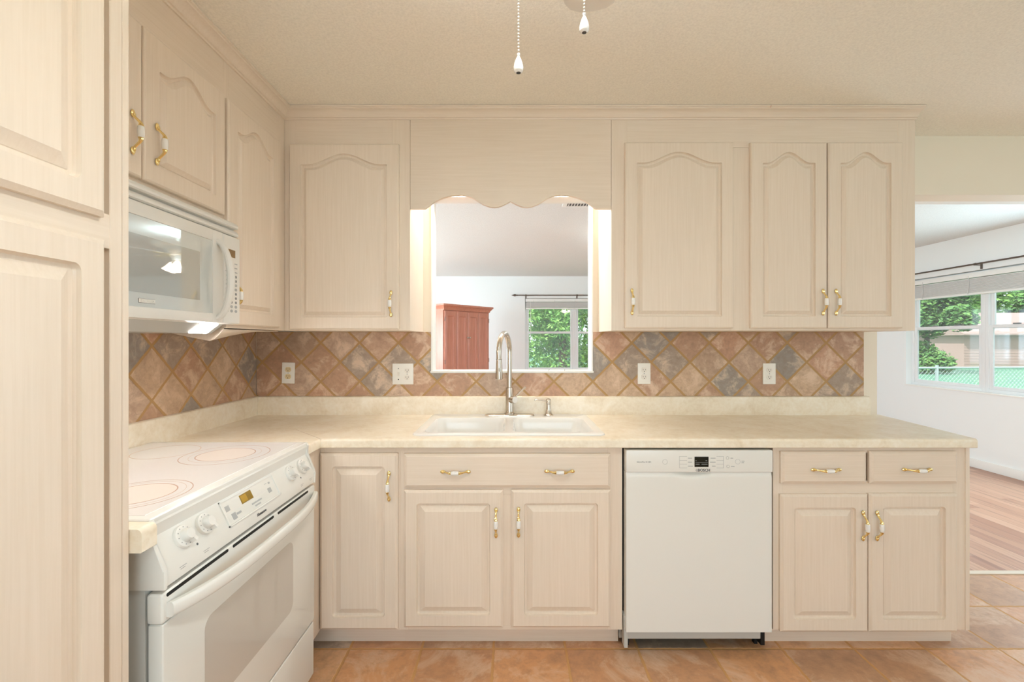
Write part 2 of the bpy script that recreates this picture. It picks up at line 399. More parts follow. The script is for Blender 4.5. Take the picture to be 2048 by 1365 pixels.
wall_boxes('wall_rear', 'x', -3.3, -3.2, XL - .1, XR + .12, 0, ZC, [(-.9, 1.9, .1, 2.1)], M_WALLL)
mb = MB(); mb.box(XR - .014, XR, 2.62, YF, 0, .09, M_TRIMW, .003); struct(mb.build('baseboard_right'))
mb = MB(); mb.box(XLL, XR - .014, YF - .014, YF, 0, .09, M_TRIMW, .003); struct(mb.build('baseboard_far'))

# windows -------------------------------------------------------------
def window(name, rot, loc, w, z0, z1, d=.07):
    """double-hung vinyl unit, local x across, local y outward"""
    root = link(name, None, None, loc, (0, 0, rot)); root['kind'] = 'structure'
    f = MB(); fw = .035; h = z1 - z0; mid = z0 + h * .535
    f.box(0, fw, d, d + .05, z0, z1, M_VINYL, .003); f.box(w - fw, w, d, d + .05, z0, z1, M_VINYL, .003)
    f.box(fw, w - fw, d, d + .05, z0, z0 + fw, M_VINYL, .003); f.box(fw, w - fw, d, d + .05, z1 - fw, z1, M_VINYL, .003)
    f.build('window_frame', root)
    for nm, a, b, y in (('lower_sash', z0 + fw, mid + .02, d + .008), ('upper_sash', mid - .02, z1 - fw, d + .026)):
        s = MB(); x0, x1, sw = fw, w - fw, .034
        s.box(x0, x0 + sw, y, y + .018, a, b, M_VINYL, .002); s.box(x1 - sw, x1, y, y + .018, a, b, M_VINYL, .002)
        s.box(x0 + sw, x1 - sw, y, y + .018, a, a + sw, M_VINYL, .002); s.box(x0 + sw, x1 - sw, y, y + .018, b - sw, b, M_VINYL, .002)
        so = s.build(nm, root)
        p = MB(); p.box(x0 + sw, x1 - sw, y + .007, y + .010, a + sw, b - sw, M_PANE); p.build('pane', so)
        if nm == 'lower_sash':
            l = MB()
            for xx in (w * .35, w * .65): l.box(xx - .03, xx + .03, y - .01, y + .01, b, b + .012, M_MGREY, .002)
            l.build('sash_lock', so)
    return root
hw = (FW[1] - FW[0]) / 2
window('window_1', 0, (FW[0], YF, 0), hw, WZ0, WZ1)
window('window_2', 0, (FW[0] + hw, YF, 0), hw, WZ0, WZ1)
for i, (a, b) in enumerate(RW[1:]):                       # right wall: local x runs towards -Y, outward is +X
    window('window_%d' % (i + 3), -PI / 2, (XR, b, 0), b - a, WZ0, WZ1)
def sill(name, x0, x1, y0, y1):
    mb = MB(); mb.box(x0, x1, y0, y1, WZ0 - .012, WZ0 + .004, M_TRIMW, .003); return struct(mb.build(name))
sill('trim_4', XR - .012, XR + .07, 2.95, 5.52); sill('trim_5', FW[0] - .01, FW[1] + .01, YF - .012, YF + .07)

def blind(label, rot, loc, w, drop):
    r = thing('window_blind', label, 'blind', loc, rot, 'raised window blinds')
    h = MB(); h.box(0, w, .005, .06, -.055, 0, M_TRIMW, .004); h.build('headrail', r)
    s = MB(); n = 13
    for i in range(n):
        z = -.062 - (drop - .095) * i / (n - 1)
        s.box(.012, w - .012, .008, .056, z - (drop - .095) / (n - 1) * .86, z, M_BLIND, .002, 1)
    so = s.build('slat_stack', r)
    b = MB(); b.box(.01, w - .01, .008, .056, -drop, -drop + .022, M_TRIMW, .004); b.build('bottom_rail', r)
    for k in range(5):
        c = MB(); x = w * (.08 + .21 * k); c.tube([(x, .004, -.03), (x + .006, .001, -drop * .6), (x - .004, .003, -drop + .01)], .0035, M_BLIND, 6); c.build('lift_cord', r)
    wd = MB(); wd.tube([(.09, .002, -.04), (.092, 0, -.75)], .004, M_TRIMW, 8); wd.build('tilt_wand', r)
    return r
blind('white slatted blind drawn up at the window seen through the pass-through', 0, (FW[0] + .008, YF + .004, 2.055), FW[1] - FW[0] - .016, .18)
blind('wide white slatted blind drawn up at the right wall window', -PI / 2, (XR + .004, 5.50, 2.045), 5.50 - 2.97, .235)
def curtain_rod(label, rot, loc, L, brs):
    r = thing('curtain_rod', label, 'curtain rod', loc, rot, 'bare bronze curtain rods')
    m = MB(); m.tube([(0, 0, 0), (L, 0, 0)], .0085, M_ROD, 12); m.build('rod', r)
    for s, x in ((-1, 0), (1, L)):
        f = MB(); f.lathe([(.008, 0), (.013, .006), (.009, .018), (.018, .038), (.021, .052), (.016, .068), (.008, .085), (.002, .11)], (x, 0, 0), (s, 0, 0), M_ROD, 14); f.build('finial', r)
    for x in brs:
        b = MB(); b.box(x - .006, x + .006, -.012, .07, -.014, -.006, M_ROD, .002); b.box(x - .01, x + .01, .062, .07, -.05, .02, M_ROD, .002); b.lathe([(.012, -.008), (.012, .008)], (x, 0, 0), (1, 0, 0), M_ROD, 12); b.build('bracket', r)
    return r
curtain_rod('bronze curtain rod with pointed finial above the far window, seen through the pass-through', 0, (.10, YF - .07, 2.105), 2.05, (.14, 1.02, 1.9))
curtain_rod('bronze curtain rod across the wall above the wide right wall window', -PI / 2, (XR - .07, 5.75, 2.115), 3.0, (.10, 1.13, 2.1, 2.9))

# ------------------------------------------------------------------ backsplash tile
AX, AZ = .7717, 1.2045
mb = MB()
for x0, x1, z0, z1 in ((-1.4165, -OPX - .0025, 1.0165, 1.3715), (OPX + .0025, 1.951, 1.0165, 1.3715), (-OPX - .0025, OPX + .0025, 1.0165, OZ0 - .0065)):
    mb.box(x0 - AX, x1 - AX, -.0005, .0115, z0 - AZ, z1 - AZ, M_TILEB)
tag(mb.build('tile_backsplash', loc=(AX, 2.488, AZ)), 'long diamond-laid brown slate tile backsplash behind the sink', 'backsplash', 'slate backsplashes')
mb = MB(); mb.box(.94 - 1.981, 2.486 - 1.981, -.0005, .0115, 1.0165 - 1.302, 1.3715 - 1.302, M_TILEB)
tag(mb.build('tile_backsplash', loc=(-1.418, 1.981, 1.302), rot=(0, 0, PI / 2)), 'diamond-laid slate tile backsplash on the left wall below the microwave', 'backsplash', 'slate backsplashes')

# ------------------------------------------------------------------ upper cabinets, back wall
YU, YD, ZU = 2.17, 2.15, 1.372
ZT = 2.438
def up(px): return PX(px, YD)
def uz(py): return PZ(py, YD)
def upper(label, xa, xb, doors, stile_x, group='wall cabinets'):
    r = thing('wall_cabinet', label, 'cabinet', (xa, YU, ZU), 0, group)
    w, h = xb - xa, ZT - ZU
    zt = PZ(287, YU) - ZU; sx = [(a - xa, b - xa) for a, b in stile_x]
    rails = [(sx[0][1], sx[-1][0], zt - .02, h, )] + [(sx[i][1], sx[i + 1][0], 0, .03) for i in range(len(sx) - 1)]
    st = [(a, b, 0, h if i in (0, len(sx) - 1) else zt - .021) for i, (a, b) in enumerate(sx)]
    carcass(r, w, 0, h, YB - YU - .012 + .01, [(a, b, c, d) for a, b, c, d in rails], st)
    for (p0, p1, q0, q1, hp) in doors:
        door(r, up(p0) - xa, up(p1) - xa, uz(q1) - ZU, uz(q0) - ZU, True, [(up(hp[0]) - xa, uz(hp[1]) - ZU)])
    return r
XA = -1.10
upper('cream wall cabinet with one arched door between the corner and the valance', XA, -.4935, [(577, 797, 287, 659, (782, 608))], [(XA, XA + .05), (PX(797, YU) - .03, -.4935)])
upper('long cream wall cabinet with three arched doors right of the valance', .481, 1.95, [(1250, 1468, 283.5, 657, (1264, 604)), (1502, 1655.3, 284, 657, (1646, 605)), (1657.7, 1807, 284, 657, (1672, 605))],
      [(.481, .481 + .075), (PX(1462, YU), PX(1508, YU)), (PX(1795, YU), 1.95)])
# valance
uv = [(65, 187), (160, 187), (180, 173), (200, 158), (220, 144), (240, 133), (260, 123), (280, 115), (320, 103), (360, 97), (400, 96), (440, 103), (480, 120), (510, 140), (540, 158), (580, 173), (610, 177), (640, 174), (670, 163), (700, 148), (718, 138)]
vp = [(PX(800 + .3077 * u, 2.165), PZ(360 + .3077 * v, 2.165)) for u, v in uv]
vx = PX(800 + .3077 * 718, 2.165); vp[0] = (-.4915, vp[0][1])
vp = vp + [(2 * vx - x, z) for x, z in vp[-2::-1]]; vp[-1] = (.479, vp[-1][1])
mb = MB()
pts = vp + [(.479, ZT), (-.4915, ZT)]
n = len(vp)
for i in range(n - 1):                                   # vertical strips keep the scallop clean
    a, b = vp[i], vp[i + 1]
    mb.prism([a, b, (b[0], ZT), (a[0], ZT)], 'y', 2.168, 2.186, M_H)
bmesh.ops.remove_doubles(mb.bm, verts=mb.bm.verts, dist=1e-5)
bad = [f for f in mb.bm.faces if abs(f.normal.x) > .99 and -.49 < f.calc_center_median().x < .477]
bmesh.ops.delete(mb.bm, geom=bad, context='FACES_ONLY')
tag(mb.build('valance'), 'scalloped cream wood valance bridging the cabinets over the pass-through', 'valance')
# tube light behind the valance
r = thing('tube_light', 'slim tube light hidden behind the scalloped valance', 'light', (0, 2.40, 2.20))
m = MB(); m.box(-.38, .38, .04, .095, .01, .07, M_TRIMW, .004); m.build('mounting_base', r)
m = MB(); m.tube([(-.36, .03, 0), (.36, .03, 0)], .012, M_TUBE, 12); m.build('lamp_tube', r)

# crown moulding
CP = [(0, 2.392), (.006, 2.392), (.008, 2.398), (.014, 2.400), (.017, 2.404), (.020, 2.412), (.028, 2.420), (.040, 2.425), (.044, 2.426), (.046, 2.430), (.052, 2.432), (.052, 2.4385), (0, 2.4385)]
m = MB()
m.loft([[(XA + p, YU - p, z) for p, z in CP], [(1.950 + .18 * p, YU - p, z) for p, z in CP]], M_H)
m.box(PX(1541, 2.12), PX(1542.2, 2.12), 2.1170, 2.122, 2.428, 2.438, M_RINGD)
struct(m.build('trim_6'))
m = MB()
m.loft([[(XA + p, YU - p, z) for p, z in CP], [(XA + p, .93, z) for p, z in CP]], M_V)
struct(m.build('trim_7'))

# ------------------------------------------------------------------ upper cabinets, left wall (local x = world Y, local y into the wall)
XD = XA + .02
def left_root(name, label, cat, X, Y, Z, group=None): return thing(name, label, cat, (X, Y, Z), PI / 2, group)
Y0m, Y1m = .945, 1.728
ZM = 1.778
r = left_root('wall_cabinet', 'short cream wall cabinet with two arched doors above the microwave', 'cabinet', XA, Y0m, ZM, 'wall cabinets')
h = ZT - ZM; w = Y1m - Y0m; zt = 2.25 - ZM
carcass(r, w, 0, h, .325, [(.03, w - .02, zt - .02, h), (.03, w - .02, 0, .04)], [(0, .03, 0, h), (w - .02, w, 0, h)])
dz0 = 1.797 - ZM; ya = LY(286.5, XD) - Y0m; yb = LY(289.5, XD) - Y0m; yc = LY(452, XD) - Y0m
door(r, .012, ya, dz0, zt, True, [(LY(264.5, XD) - Y0m, PZ(264, LY(264.5, XD)) - ZM)])
door(r, yb, yc, dz0, zt, True, [(LY(313.5, XD) - Y0m, PZ(289, LY(313.5, XD)) - ZM)])
r = left_root('wall_cabinet', 'tall cream corner wall cabinet with one arched door right of the microwave', 'cabinet', XA, Y1m, ZU, 'wall cabinets')
h = ZT - ZU; w = YU - Y1m; zt = 2.25 - ZU
carcass(r, w, 0, h, .325, [(.01, w - .06, zt - .02, h), (.01, w - .06, 0, .03)], [(0, .01, 0, h), (w - .06, w, 0, h)])
yc0, yc1 = LY(458, XD) - Y1m, LY(561, XD) - Y1m
door(r, yc0, yc1, .012, zt, True, [(LY(479.5, XD + .02) - Y1m, PZ(592, LY(479.5, XD + .02)) - ZU)])
m = MB(); G = []                                            # bottom panel peeling away
for i in range(17):
    row = []
    for j in range(17):
        u = .004 + .40 * i / 16; v = .012 + .29 * j / 16
        X = XA - v; dpt = max(0, 1 - (u - .004) / .36) ** 1.6
        fx = max(0, 1 - abs(X + 1.158) / (.046 if X > -1.158 else .22)); fx = fx ** .9
        row.append(m.bm.verts.new((u, v, -.003 - .046 * dpt * fx)))
    G.append(row)
for i in range(16):
    for j in range(16): m.face([G[i][j], G[i + 1][j], G[i + 1][j + 1], G[i][j + 1]], M_V)
top = [m.bm.verts.new((g.co.x, g.co.y, -.001)) for g in G[0]]
for j in range(16): m.face([G[0][j], G[0][j + 1], top[j + 1], top[j]], M_V)
o = m.build('bottom_panel', r); md = o.modifiers.new('thickness', 'SOLIDIFY'); md.thickness = .003; md.offset = 1

# pantry ---------------------------------------------------------------
XP = -.80; Y0p, Y1p = .33, .937
r = left_root('pantry_cabinet', 'tall cream pantry cabinet with plain panel doors at the left edge', 'cabinet', XP, Y0p, 0)
w = Y1p - Y0p; dz = LY(217.5, XP + .02) - Y0p
zb = 1.561; zl = 1.517
m = MB(); m.box(0, w, .013, .62, .09, 2.437, M_V); m.box(0, w, .07, .62, 0, .09, M_H); m.build('cabinet_box', r)
fr = MB(); fr.box(.02, w - .045, 0, .013, zl - .012, zb + .012, M_H, .0006, 1); fr.box(.02, w - .045, 0, .013, 2.39, 2.437, M_H, .0006, 1); fr.box(.02, w - .045, 0, .013, .09, .13, M_H, .0006, 1)
fr.box(0, .02, 0, .013, .09, 2.437, M_V, .0006, 1); fr.box(w - .045, w - .0165, 0, .013, .09, 2.437, M_V, .0012, 1); fr.box(w - .0155, w, 0, .013, .09, 2.437, M_V, .0012, 1); fr.build('face_frame', r)
door(r, .03, dz, zb, 2.40, False, [(.055, zb + .12)]); door(r, .03, dz, .11, zl, False, [(.055, zl - .15)])

# ------------------------------------------------------------------ microwave
XMW = -1.07; Y0w, Y1w, Z0w, Z1w = .955, 1.724, 1.385, 1.776
r = left_root('microwave', 'white over-the-range microwave under the short left wall cabinet', 'microwave', XMW, Y0w, Z0w)
W, H = Y1w - Y0w, Z1w - Z0w
m = MB(); m.box(0, W, 0, .345, 0, H, M_WHITEP, .004)
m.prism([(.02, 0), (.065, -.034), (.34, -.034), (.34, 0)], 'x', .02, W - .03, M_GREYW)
m.build('body', r)
lens = MB(); a, b = .62, .71                               # lit lens on the slope under the front lip
lens.prism([(.021, -.0025), (.064, -.0355), (.066, -.033), (.023, 0)], 'x', a, b, M_LENS); lens.build('cooktop_lamp', r)
lens = MB(); lens.prism([(.021, -.0025), (.064, -.0355), (.066, -.033), (.023, 0)], 'x', .10, .19, M_LENS); lens.build('cooktop_lamp', r)  # second lens added, unseen behind the pantry, to brighten left tile and cooktop
g = MB(); gz = 1.716 - Z0w
for i in range(2):
    z = gz + .0295 * i
    g.prism([(0, z + .001), (-.016, z + .002), (-.0205, z + .006), (-.021, z + .012), (-.017, z + .019), (-.009, z + .025), (0, z + .0265)], 'x', .002, W - .004, M_WHITEP)
g.build('vent_grille', r)
zt_ = 1.713 - Z0w; ys = LY(446, XMW + .025) - Y0w
d = MB(); wx0, wx1, wz0, wz1 = .03, LY(426, XMW + .025) - Y0w, 1.419 - Z0w, 1.674 - Z0w
def rim(mb, x0, x1, z0, z1, a, b, c, e, yf, yb_, m, bev=.004):
    """slab with a rectangular hole"""
    mb.box(x0, a, yf, yb_, z0, z1, m, bev); mb.box(b, x1, yf, yb_, z0, z1, m, bev); mb.box(a - .003, b + .003, yf, yb_, z0, c, m, bev); mb.box(a - .003, b + .003, yf, yb_, e, z1, m, bev)
rim(d, .0, ys, .002, zt_, wx0, wx1, wz0, wz1, -.025, 0, M_WHITEP, .003)
dd = d.build('door', r)
m = MB(); m.box(wx0 - .002, wx1 + .002, -.022, -.004, wz0 - .002, wz1 + .002, M_MWG); m.build('door_glass', dd)
m = MB(); m.box(.11, LY(401.5, XMW + .025) - Y0w, -.0225, -.010, 1.459 - Z0w, 1.622 - Z0w, M_MWI); m.build('inner_window', dd)
m = MB(); hy = LY(432, XMW + .025) - Y0w + .012; zA, zB = 1.402 - Z0w, 1.678 - Z0w; P = []; 
for i in range(21):
    t = i / 20; P.append((hy, -.022 - .048 * math.sin(PI * t) ** .55, zA + (zB - zA) * t))
m.tube(P, [.016 - .004 * abs(2 * i / 20 - 1) for i in range(21)], M_WHITEP, 12, .8, up=(1, 0, 0)); m.build('door_handle', dd)
cp = MB(); cp.box(ys + .002, W, -.025, 0, .002, zt_, M_WHITEP, .006, 3); cpo = cp.build('control_panel', r)
m = MB(); m.box(LY(449, XMW + .025) - Y0w, LY(470, XMW + .025) - Y0w, -.0262, -.02, 1.634 - Z0w, 1.662 - Z0w, M_BROWND); m.build('clock_display', cpo)
def disc(mb, x, y, z, rx, rz, mat, depth=.0006, seg=14):
    mb.loft([[(x + rx * math.cos(2 * PI * i / seg), y, z + rz * math.sin(2 * PI * i / seg)) for i in range(seg)], [(x + rx * math.cos(2 * PI * i / seg), y - depth, z + rz * math.sin(2 * PI * i / seg)) for i in range(seg)]], mat)
for row in range(12):
    for col in range(3):
        b = MB(); x = LY(450, XMW + .025) - Y0w + .012 + .026 * col; z = 1.612 - Z0w - .0162 * row
        if row < 3: b.box(x - .008, x + .008, -.0258, -.024, z - .002, z + .002, M_LGREY)
        elif row in (3, 4, 7, 8, 9): disc(b, x, -.0252, z, .0058, .0052, M_MGREY)
        else: disc(b, x, -.0252, z, .0075, .0055, M_LGREY)
        b.build('key', cpo)
m = MB(); m.box(.302, .362, -.0235, -.021, 1.430 - Z0w, 1.443 - Z0w, M_DGREY, .001, 1)
text_mb(m, 'Kenmore', .0125, M_WHITE, Matrix.Translation((.332, -.0238, 1.4365 - Z0w)) @ FRONT); m.build('badge', dd)

# ------------------------------------------------------------------ range
XRg, YRg = -.80, .98
r = left_root('electric_range', 'white slide-in electric range with glass cooktop beside the pantry', 'range', XRg, YRg, 0)
W = .76
m = MB(); m.box(.004, W - .004, .005, .59, .03, .905, M_GREYW, .003)
for x in (.05, W - .05):
    for y in (.05, .55): m.lathe([(.018, 0), (.018, .031)], (x, y, 0), (0, 0, 1), M_BLACK, 12)
m.build('body', r)
ct = MB(); ct.box(0, W, -.008, .594, .905, .931, M_WHITE, .006, 3); cto = ct.build('cooktop', r)
m = MB(); m.box(.022, W - .022, .020, .58, .925, .9325, M_COOK, .001, 1); m.build('glass_top', cto)
def ring(mb, x, y, r0, r1, z, mat, seg=64):
    R = [[Vector((x + rr * math.cos(2 * PI * i / seg), y + rr * math.sin(2 * PI * i / seg), zz)) for i in range(seg)] for rr, zz in ((r0, z), (r1, z), (r1, z - .0002), (r0, z - .0002))]
    mb.loft(R + [R[0]], mat, False, False)
for (wy, wx, ro, ri) in ((1.539, -.981, .133, .088), (1.14, -.955, .118, .085), (1.577, -1.215, .10, .0)):
    b = MB(); x, y = wy - YRg, XRg - wx
    ring(b, x, y, ro - .0012, ro + .0012, .9328, M_RINGD if ri else M_RING)
    if ri:
        b.lathe([(ri, 0), (ri, .0003)], (x, y, .9324), (0, 0, 1), M_RING2, 56)
        ring(b, x, y, ri - .002, ri + .0012, .9330, M_RINGD); ring(b, x, y, ri + .018, ri + .019, .9328, M_RING)
    b.build('burner', cto)
# control panel
A_, B_ = Vector((0, -.003, .884)), Vector((0, -.037, .815))
cpn = MB(); prof = [(.04, .924), (-.006, .924), (-.010, .915), (-.004, .886), (-.037, .815), (-.036, .778), (.04, .778)]
cpn.prism(prof, 'x', .010, W - .010, M_WHITE, .002)
cap = [(y - .003 if y < 0 else y, z + (.003 if z > .9 else -.003 if z < .79 else .001)) for y, z in prof]
cpn.prism(cap, 'x', 0, .012, M_WHITE, .003); cpn.prism(cap, 'x', W - .012, W, M_WHITE, .003)
cpno = cpn.build('control_panel', r)
tdir = (B_ - A_).normalized(); ndir = Vector((0, -tdir.z * -1, 0)); ndir = Vector((0, tdir.z, -tdir.y))    # outward: front and up
if ndir.y > 0: ndir = -ndir
def S(x, s, out=0): return Vector((x, 0, 0)) + A_ + (B_ - A_) * s + ndir * out
MS = lambda x, s, out: Matrix(((1, 0, 0, 0), (0, -tdir.y, ndir.y, 0), (0, -tdir.z, ndir.z, 0), (0, 0, 0, 1)))
def slab(mb, x0, x1, s0, s1, out, mat, back=-.001):
    q = [(x0, s1), (x1, s1), (x1, s0), (x0, s0)]
    mb.loft([[S(x, s, back) for x, s in q], [S(x, s, out) for x, s in q]], mat)
def stext(mb, s_, size, mat, x, s, out):
    M = MS(0, 0, 0); M.translation = S(x, s, out); text_mb(mb, s_, size, mat, M, .0002)
for wy, s0 in ((1.065, .40), (1.139, .40), (1.579, .42), (1.665, .42)):
    k = MB(); x = wy - YRg; c = S(x, s0)
    k.lathe([(.0272, -.002), (.0272, .005), (.0262, .0085), (.0245, .0095)], c, ndir, M_WHITEP, 36)
    k.lathe([(.0155, .009), (.0148, .016), (.0138, .022), (.012, .0245)], c, ndir, M_WHITEP, 28)
    gx, gs = Vector((.35, 0, 0)) - tdir * .94, None                                  # grip bar
    gd = (Vector((1, 0, 0)) * .45 + tdir * .9).normalized(); gp = gd.cross(ndir)
    q = [c + ndir * .010 + gd * a * .0235 + gp * b * .0046 for a, b in ((-.1, -1), (1, -1), (1, 1), (-.1, 1))]
    q2 = [p + ndir * .0135 for p in q]; k.loft([q, q2], M_WHITEP)
    ko = k.build('knob', cpno)
    t = MB()
    for j in range(9):
        a = 2 * PI * j / 11 + .9; p = c + (Vector((1, 0, 0)) * math.cos(a) + tdir * math.sin(a)) * .0208
        t.lathe([(.0013, .0092), (.0013, .0099)], p, ndir, M_MGREY, 6)
    t.build('dial_marks', ko)
bz = MB(); x0, x1 = 1.212 - YRg, 1.479 - YRg
for q in ((x0, x0 + .005, .02, .98), (x1 - .005, x1, .02, .98), (x0, x1, .02, .075), (x0, x1, .93, .98)): slab(bz, *q, .004, M_WHITE)
slab(bz, x0 + .005, x1 - .005, .075, .93, .0008, M_GLASSW); bzo = bz.build('touch_panel', cpno)
m = MB(); slab(m, 1.296 - YRg, 1.352 - YRg, .16, .50, .0018, M_AMBER); slab(m, 1.300 - YRg, 1.326 - YRg, .2, .46, .0019, plain('amber_digits_bed', srgb(176, 138, 30), .2)); m.build('clock_display', bzo)
for (wy, s, a, b, mt) in ((1.235, .36, .009, .10, M_LGREY), (1.248, .72, .009, .12, M_LGREY), (1.437, .58, .009, .10, M_LGREY), (1.430, .24, .006, .04, M_LGREY), (1.448, .30, .005, .04, M_LGREY), (1.27, .70, .010, .04, M_LGREY), (1.345, .70, .012, .03, M_LGREY), (1.372, .70, .012, .03, M_LGREY), (1.358, .82, .014, .03, M_LGREY)):
    m = MB(); slab(m, wy - YRg - a, wy - YRg + a, s - b, s + b, .0013, mt); m.build('touch_key', bzo)
for wy, s in ((1.095, .84), (1.63, .86)):
    m = MB(); m.lathe([(.003, 0), (.003, .0008)], S(wy - YRg, s), ndir, M_DGREY, 12); m.build('indicator', cpno)
m = MB()
M = FRONT.copy(); M.translation = (1.368 - YRg, -.0375, .799); text_mb(m, 'Kenmore', .0125, M_DGREY, M, .0006, .0003)
m.build('logo', cpno)
for wy in (1.03, 1.11, 1.62, 1.69):
    m = MB(); m.box(wy - YRg, wy - YRg + .022, -.0372, -.036, .800, .8012, M_LGREY); m.box(wy - YRg + .004, wy - YRg + .018, -.0372, -.036, .795, .7962, M_LGREY); m.build('dial_caption', cpno)
# oven door
od = MB(); od.box(.003, W - .003, -.035, .0, .245, .698, M_GLASSW, .006, 3); od.box(.0, W, -.036, .002, .698, .767, M_WHITE, .010, 3)
odo = od.build('oven_door', r)
def rrect(x0, x1, z0, z1, r_, y, k=6):
    P = []
    for cx, cz, a0 in ((x1 - r_, z1 - r_, 0), (x0 + r_, z1 - r_, PI / 2), (x0 + r_, z0 + r_, PI), (x1 - r_, z0 + r_, 1.5 * PI)):
        P += [Vector((cx + r_ * math.cos(a0 + PI / 2 * i / (k - 1)), y, cz + r_ * math.sin(a0 + PI / 2 * i / (k - 1)))) for i in range(k)]
    return P
m = MB(); wz = (1.116 - YRg, 1.567 - YRg, .385, .628); m.loft([rrect(*wz, .03, -.034), rrect(*wz, .03, -.0354)], M_OVENW); m.build('oven_window', odo)
for a, b in ((.992, 1.208), (1.2276, 1.4386), (1.463, 1.680)):
    m = MB(); m.loft([rrect(a - YRg, b - YRg, .7545, .7625, .0038, -.030), rrect(a - YRg, b - YRg, .7545, .7625, .0038, -.0364)], M_BLACK); m.build('vent_slot', odo)
m = MB(); rings = []
for i in range(33):
    t = i / 32; x = .012 + (W - .024) * t; bow = (1 - abs(2 * t - 1) ** 3.2)
    yc = -.042 - .042 * bow; zc = .727 - .004 * bow; hh = .017; tt = .0105
    rings.append([Vector((x, yc + tt * math.copysign(abs(math.cos(2 * PI * k / 16)) ** .7, math.cos(2 * PI * k / 16)), zc + hh * math.copysign(abs(math.sin(2 * PI * k / 16)) ** .7, math.sin(2 * PI * k / 16)))) for k in range(16)])
m.loft(rings, M_WHITE); m.build('oven_handle', odo)
m = MB(); m.box(.003, W - .003, -.033, .0, .035, .238, M_WHITE, .006, 3); m.build('storage_drawer', r)

# ------------------------------------------------------------------ counters
ZCT, TH = .914, .037
YCF, XCF = 1.865, -.795
def bull(y0, y1, r_=.012):
    """counter edge section: front at y0, back at y1 (y,z)"""
    P = [(y1, ZCT - TH), (y0 + .002, ZCT - TH), (y0, ZCT - TH + .002)]
    P += [(y0 + r_ - r_ * math.cos(PI / 2 * i / 6), ZCT - r_ + r_ * math.sin(PI / 2 * i / 6)) for i in range(7)]
    return P + [(y1, ZCT)]
r = thing('countertop', 'beige laminate L-shaped countertop with backsplash lip around the sink', 'countertop', (0, 0, ZCT - TH))
zz = ZCT - TH
def up_mb(mb): bmesh.ops.translate(mb.bm, verts=mb.bm.verts, vec=(0, 0, -zz)); return mb
HX0, HX1, HY0, HY1 = -.415, .385, 1.945, 2.44       # sink cut-out
m = MB()
fs = bull(YCF, HY0)
m.loft([[(-.795, y, z) for y, z in fs], [(1.9365 + (y - YCF) * .155, y, z) for y, z in fs]], M_LAM)
m.box(-1.418, HX0, HY0, 2.487, zz, ZCT, M_LAM); m.box(HX0, HX1, HY1, 2.487, zz, ZCT, M_LAM)
m.prism([(HX1, HY0), (1.9365 + (HY0 - YCF) * .155, HY0), (2.033, 2.487), (HX1, 2.487)], 'z', zz, ZCT, M_LAM)
m.box(-1.418, -.795, YCF, HY0, zz, ZCT, M_LAM)
lf = [(XCF - (y - YCF), z) for y, z in bull(YCF, YCF + .08)]
m.loft([[(x, 1.745, z) for x, z in lf], [(x, YCF, z) for x, z in lf]], M_LAM)
m.box(-1.418, XCF - .08, 1.745, YCF, zz, ZCT, M_LAM)
up_mb(m).build('worktop', r)
m = MB(); bs = [(2.4993, ZCT), (2.467, ZCT), (2.467, 1.008), (2.470, 1.0135), (2.476, 1.016), (2.4993, 1.016)]
m.loft([[(-1.397, y, z) for y, z in bs], [(1.972, y, z) for y, z in bs]], M_LAM)
bl = [(-1.4293, ZCT), (-1.398, ZCT), (-1.398, 1.008), (-1.401, 1.0135), (-1.407, 1.016), (-1.4293, 1.016)]
m.loft([[(x, .94, z) for x, z in bl], [(x, 2.487, z) for x, z in bl]], M_LAM)
up_mb(m).build('backsplash_lip', r)
m = MB(); a, b = Vector((-.80, 1.87)), Vector((-1.39, 2.46)); dv = (b - a).normalized(); nv = Vector((-dv.y, dv.x)) * .0007
m.prism([tuple(a - nv), tuple(a + dv * .28 - nv * .3), tuple(a + dv * .28 + nv * .3), tuple(a + nv)], 'z', ZCT, ZCT + .0003, M_RINGD)
up_mb(m).build('mitre_seam', r)
m = MB(); lf = [(-.775 - (y - YCF), z) for y, z in bull(YCF, YCF + .61)]
lf = [(x, z + (.013 if z > .88 else 0)) for x, z in lf]
m.loft([[(x, .9385, z) for x, z in lf], [(x, .9793, z) for x, z in lf]], M_LAM)
tag(m.build('countertop_strip'), 'narrow beige laminate counter strip between the pantry and the range', 'countertop')

# ------------------------------------------------------------------ base cabinets
YBf, YBd = 1.90, 1.88
def bx(px): return PX(px, YBd)
def bz_(py): return PZ(py, YBd)
def base(label, xa, xb, ztop=ZCT - TH, stl=(.02, .02), midrail=None, mids=(), z0=.098, hollow=False):
    r = thing('base_cabinet', label, 'cabinet', (xa, YBf, 0), 0, 'base cabinets'); w = xb - xa
    rails = [(stl[0], w - stl[1], ztop - .03, ztop), (stl[0], w - stl[1], z0, z0 + .02)]
    if midrail: rails.append((stl[0], w - stl[1], midrail[0], midrail[1]))
    st = [(0, stl[0], z0, ztop), (w - stl[1], w, z0, ztop)] + [(a - xa, b - xa, z0 + .02, midrail[0] if midrail else ztop - .03) for a, b in mids]
    carcass(r, w, z0, ztop, .58, rails, st, kick=(.075,), hollow=hollow); return r
xs0, xs1 = -.472, .467
r = base('narrow cream base cabinet with one door in the corner beside the range', -.812, xs0)
door(r, bx(638.5) + .812, bx(795) + .812, bz_(1262), bz_(908), False, [(bx(778) + .812, bz_(973))])
m = MB(); m.box(-.02, 0, -.155, .02, .098, ZCT - TH, M_V, .001); m.build('filler_panel', r)
m = MB(); m.box(-.10, 0, .075, .09, 0, .098, M_H); m.box(-.09, -.075, -.155, .075, 0, .098, M_H); m.build('toe_kick', r)
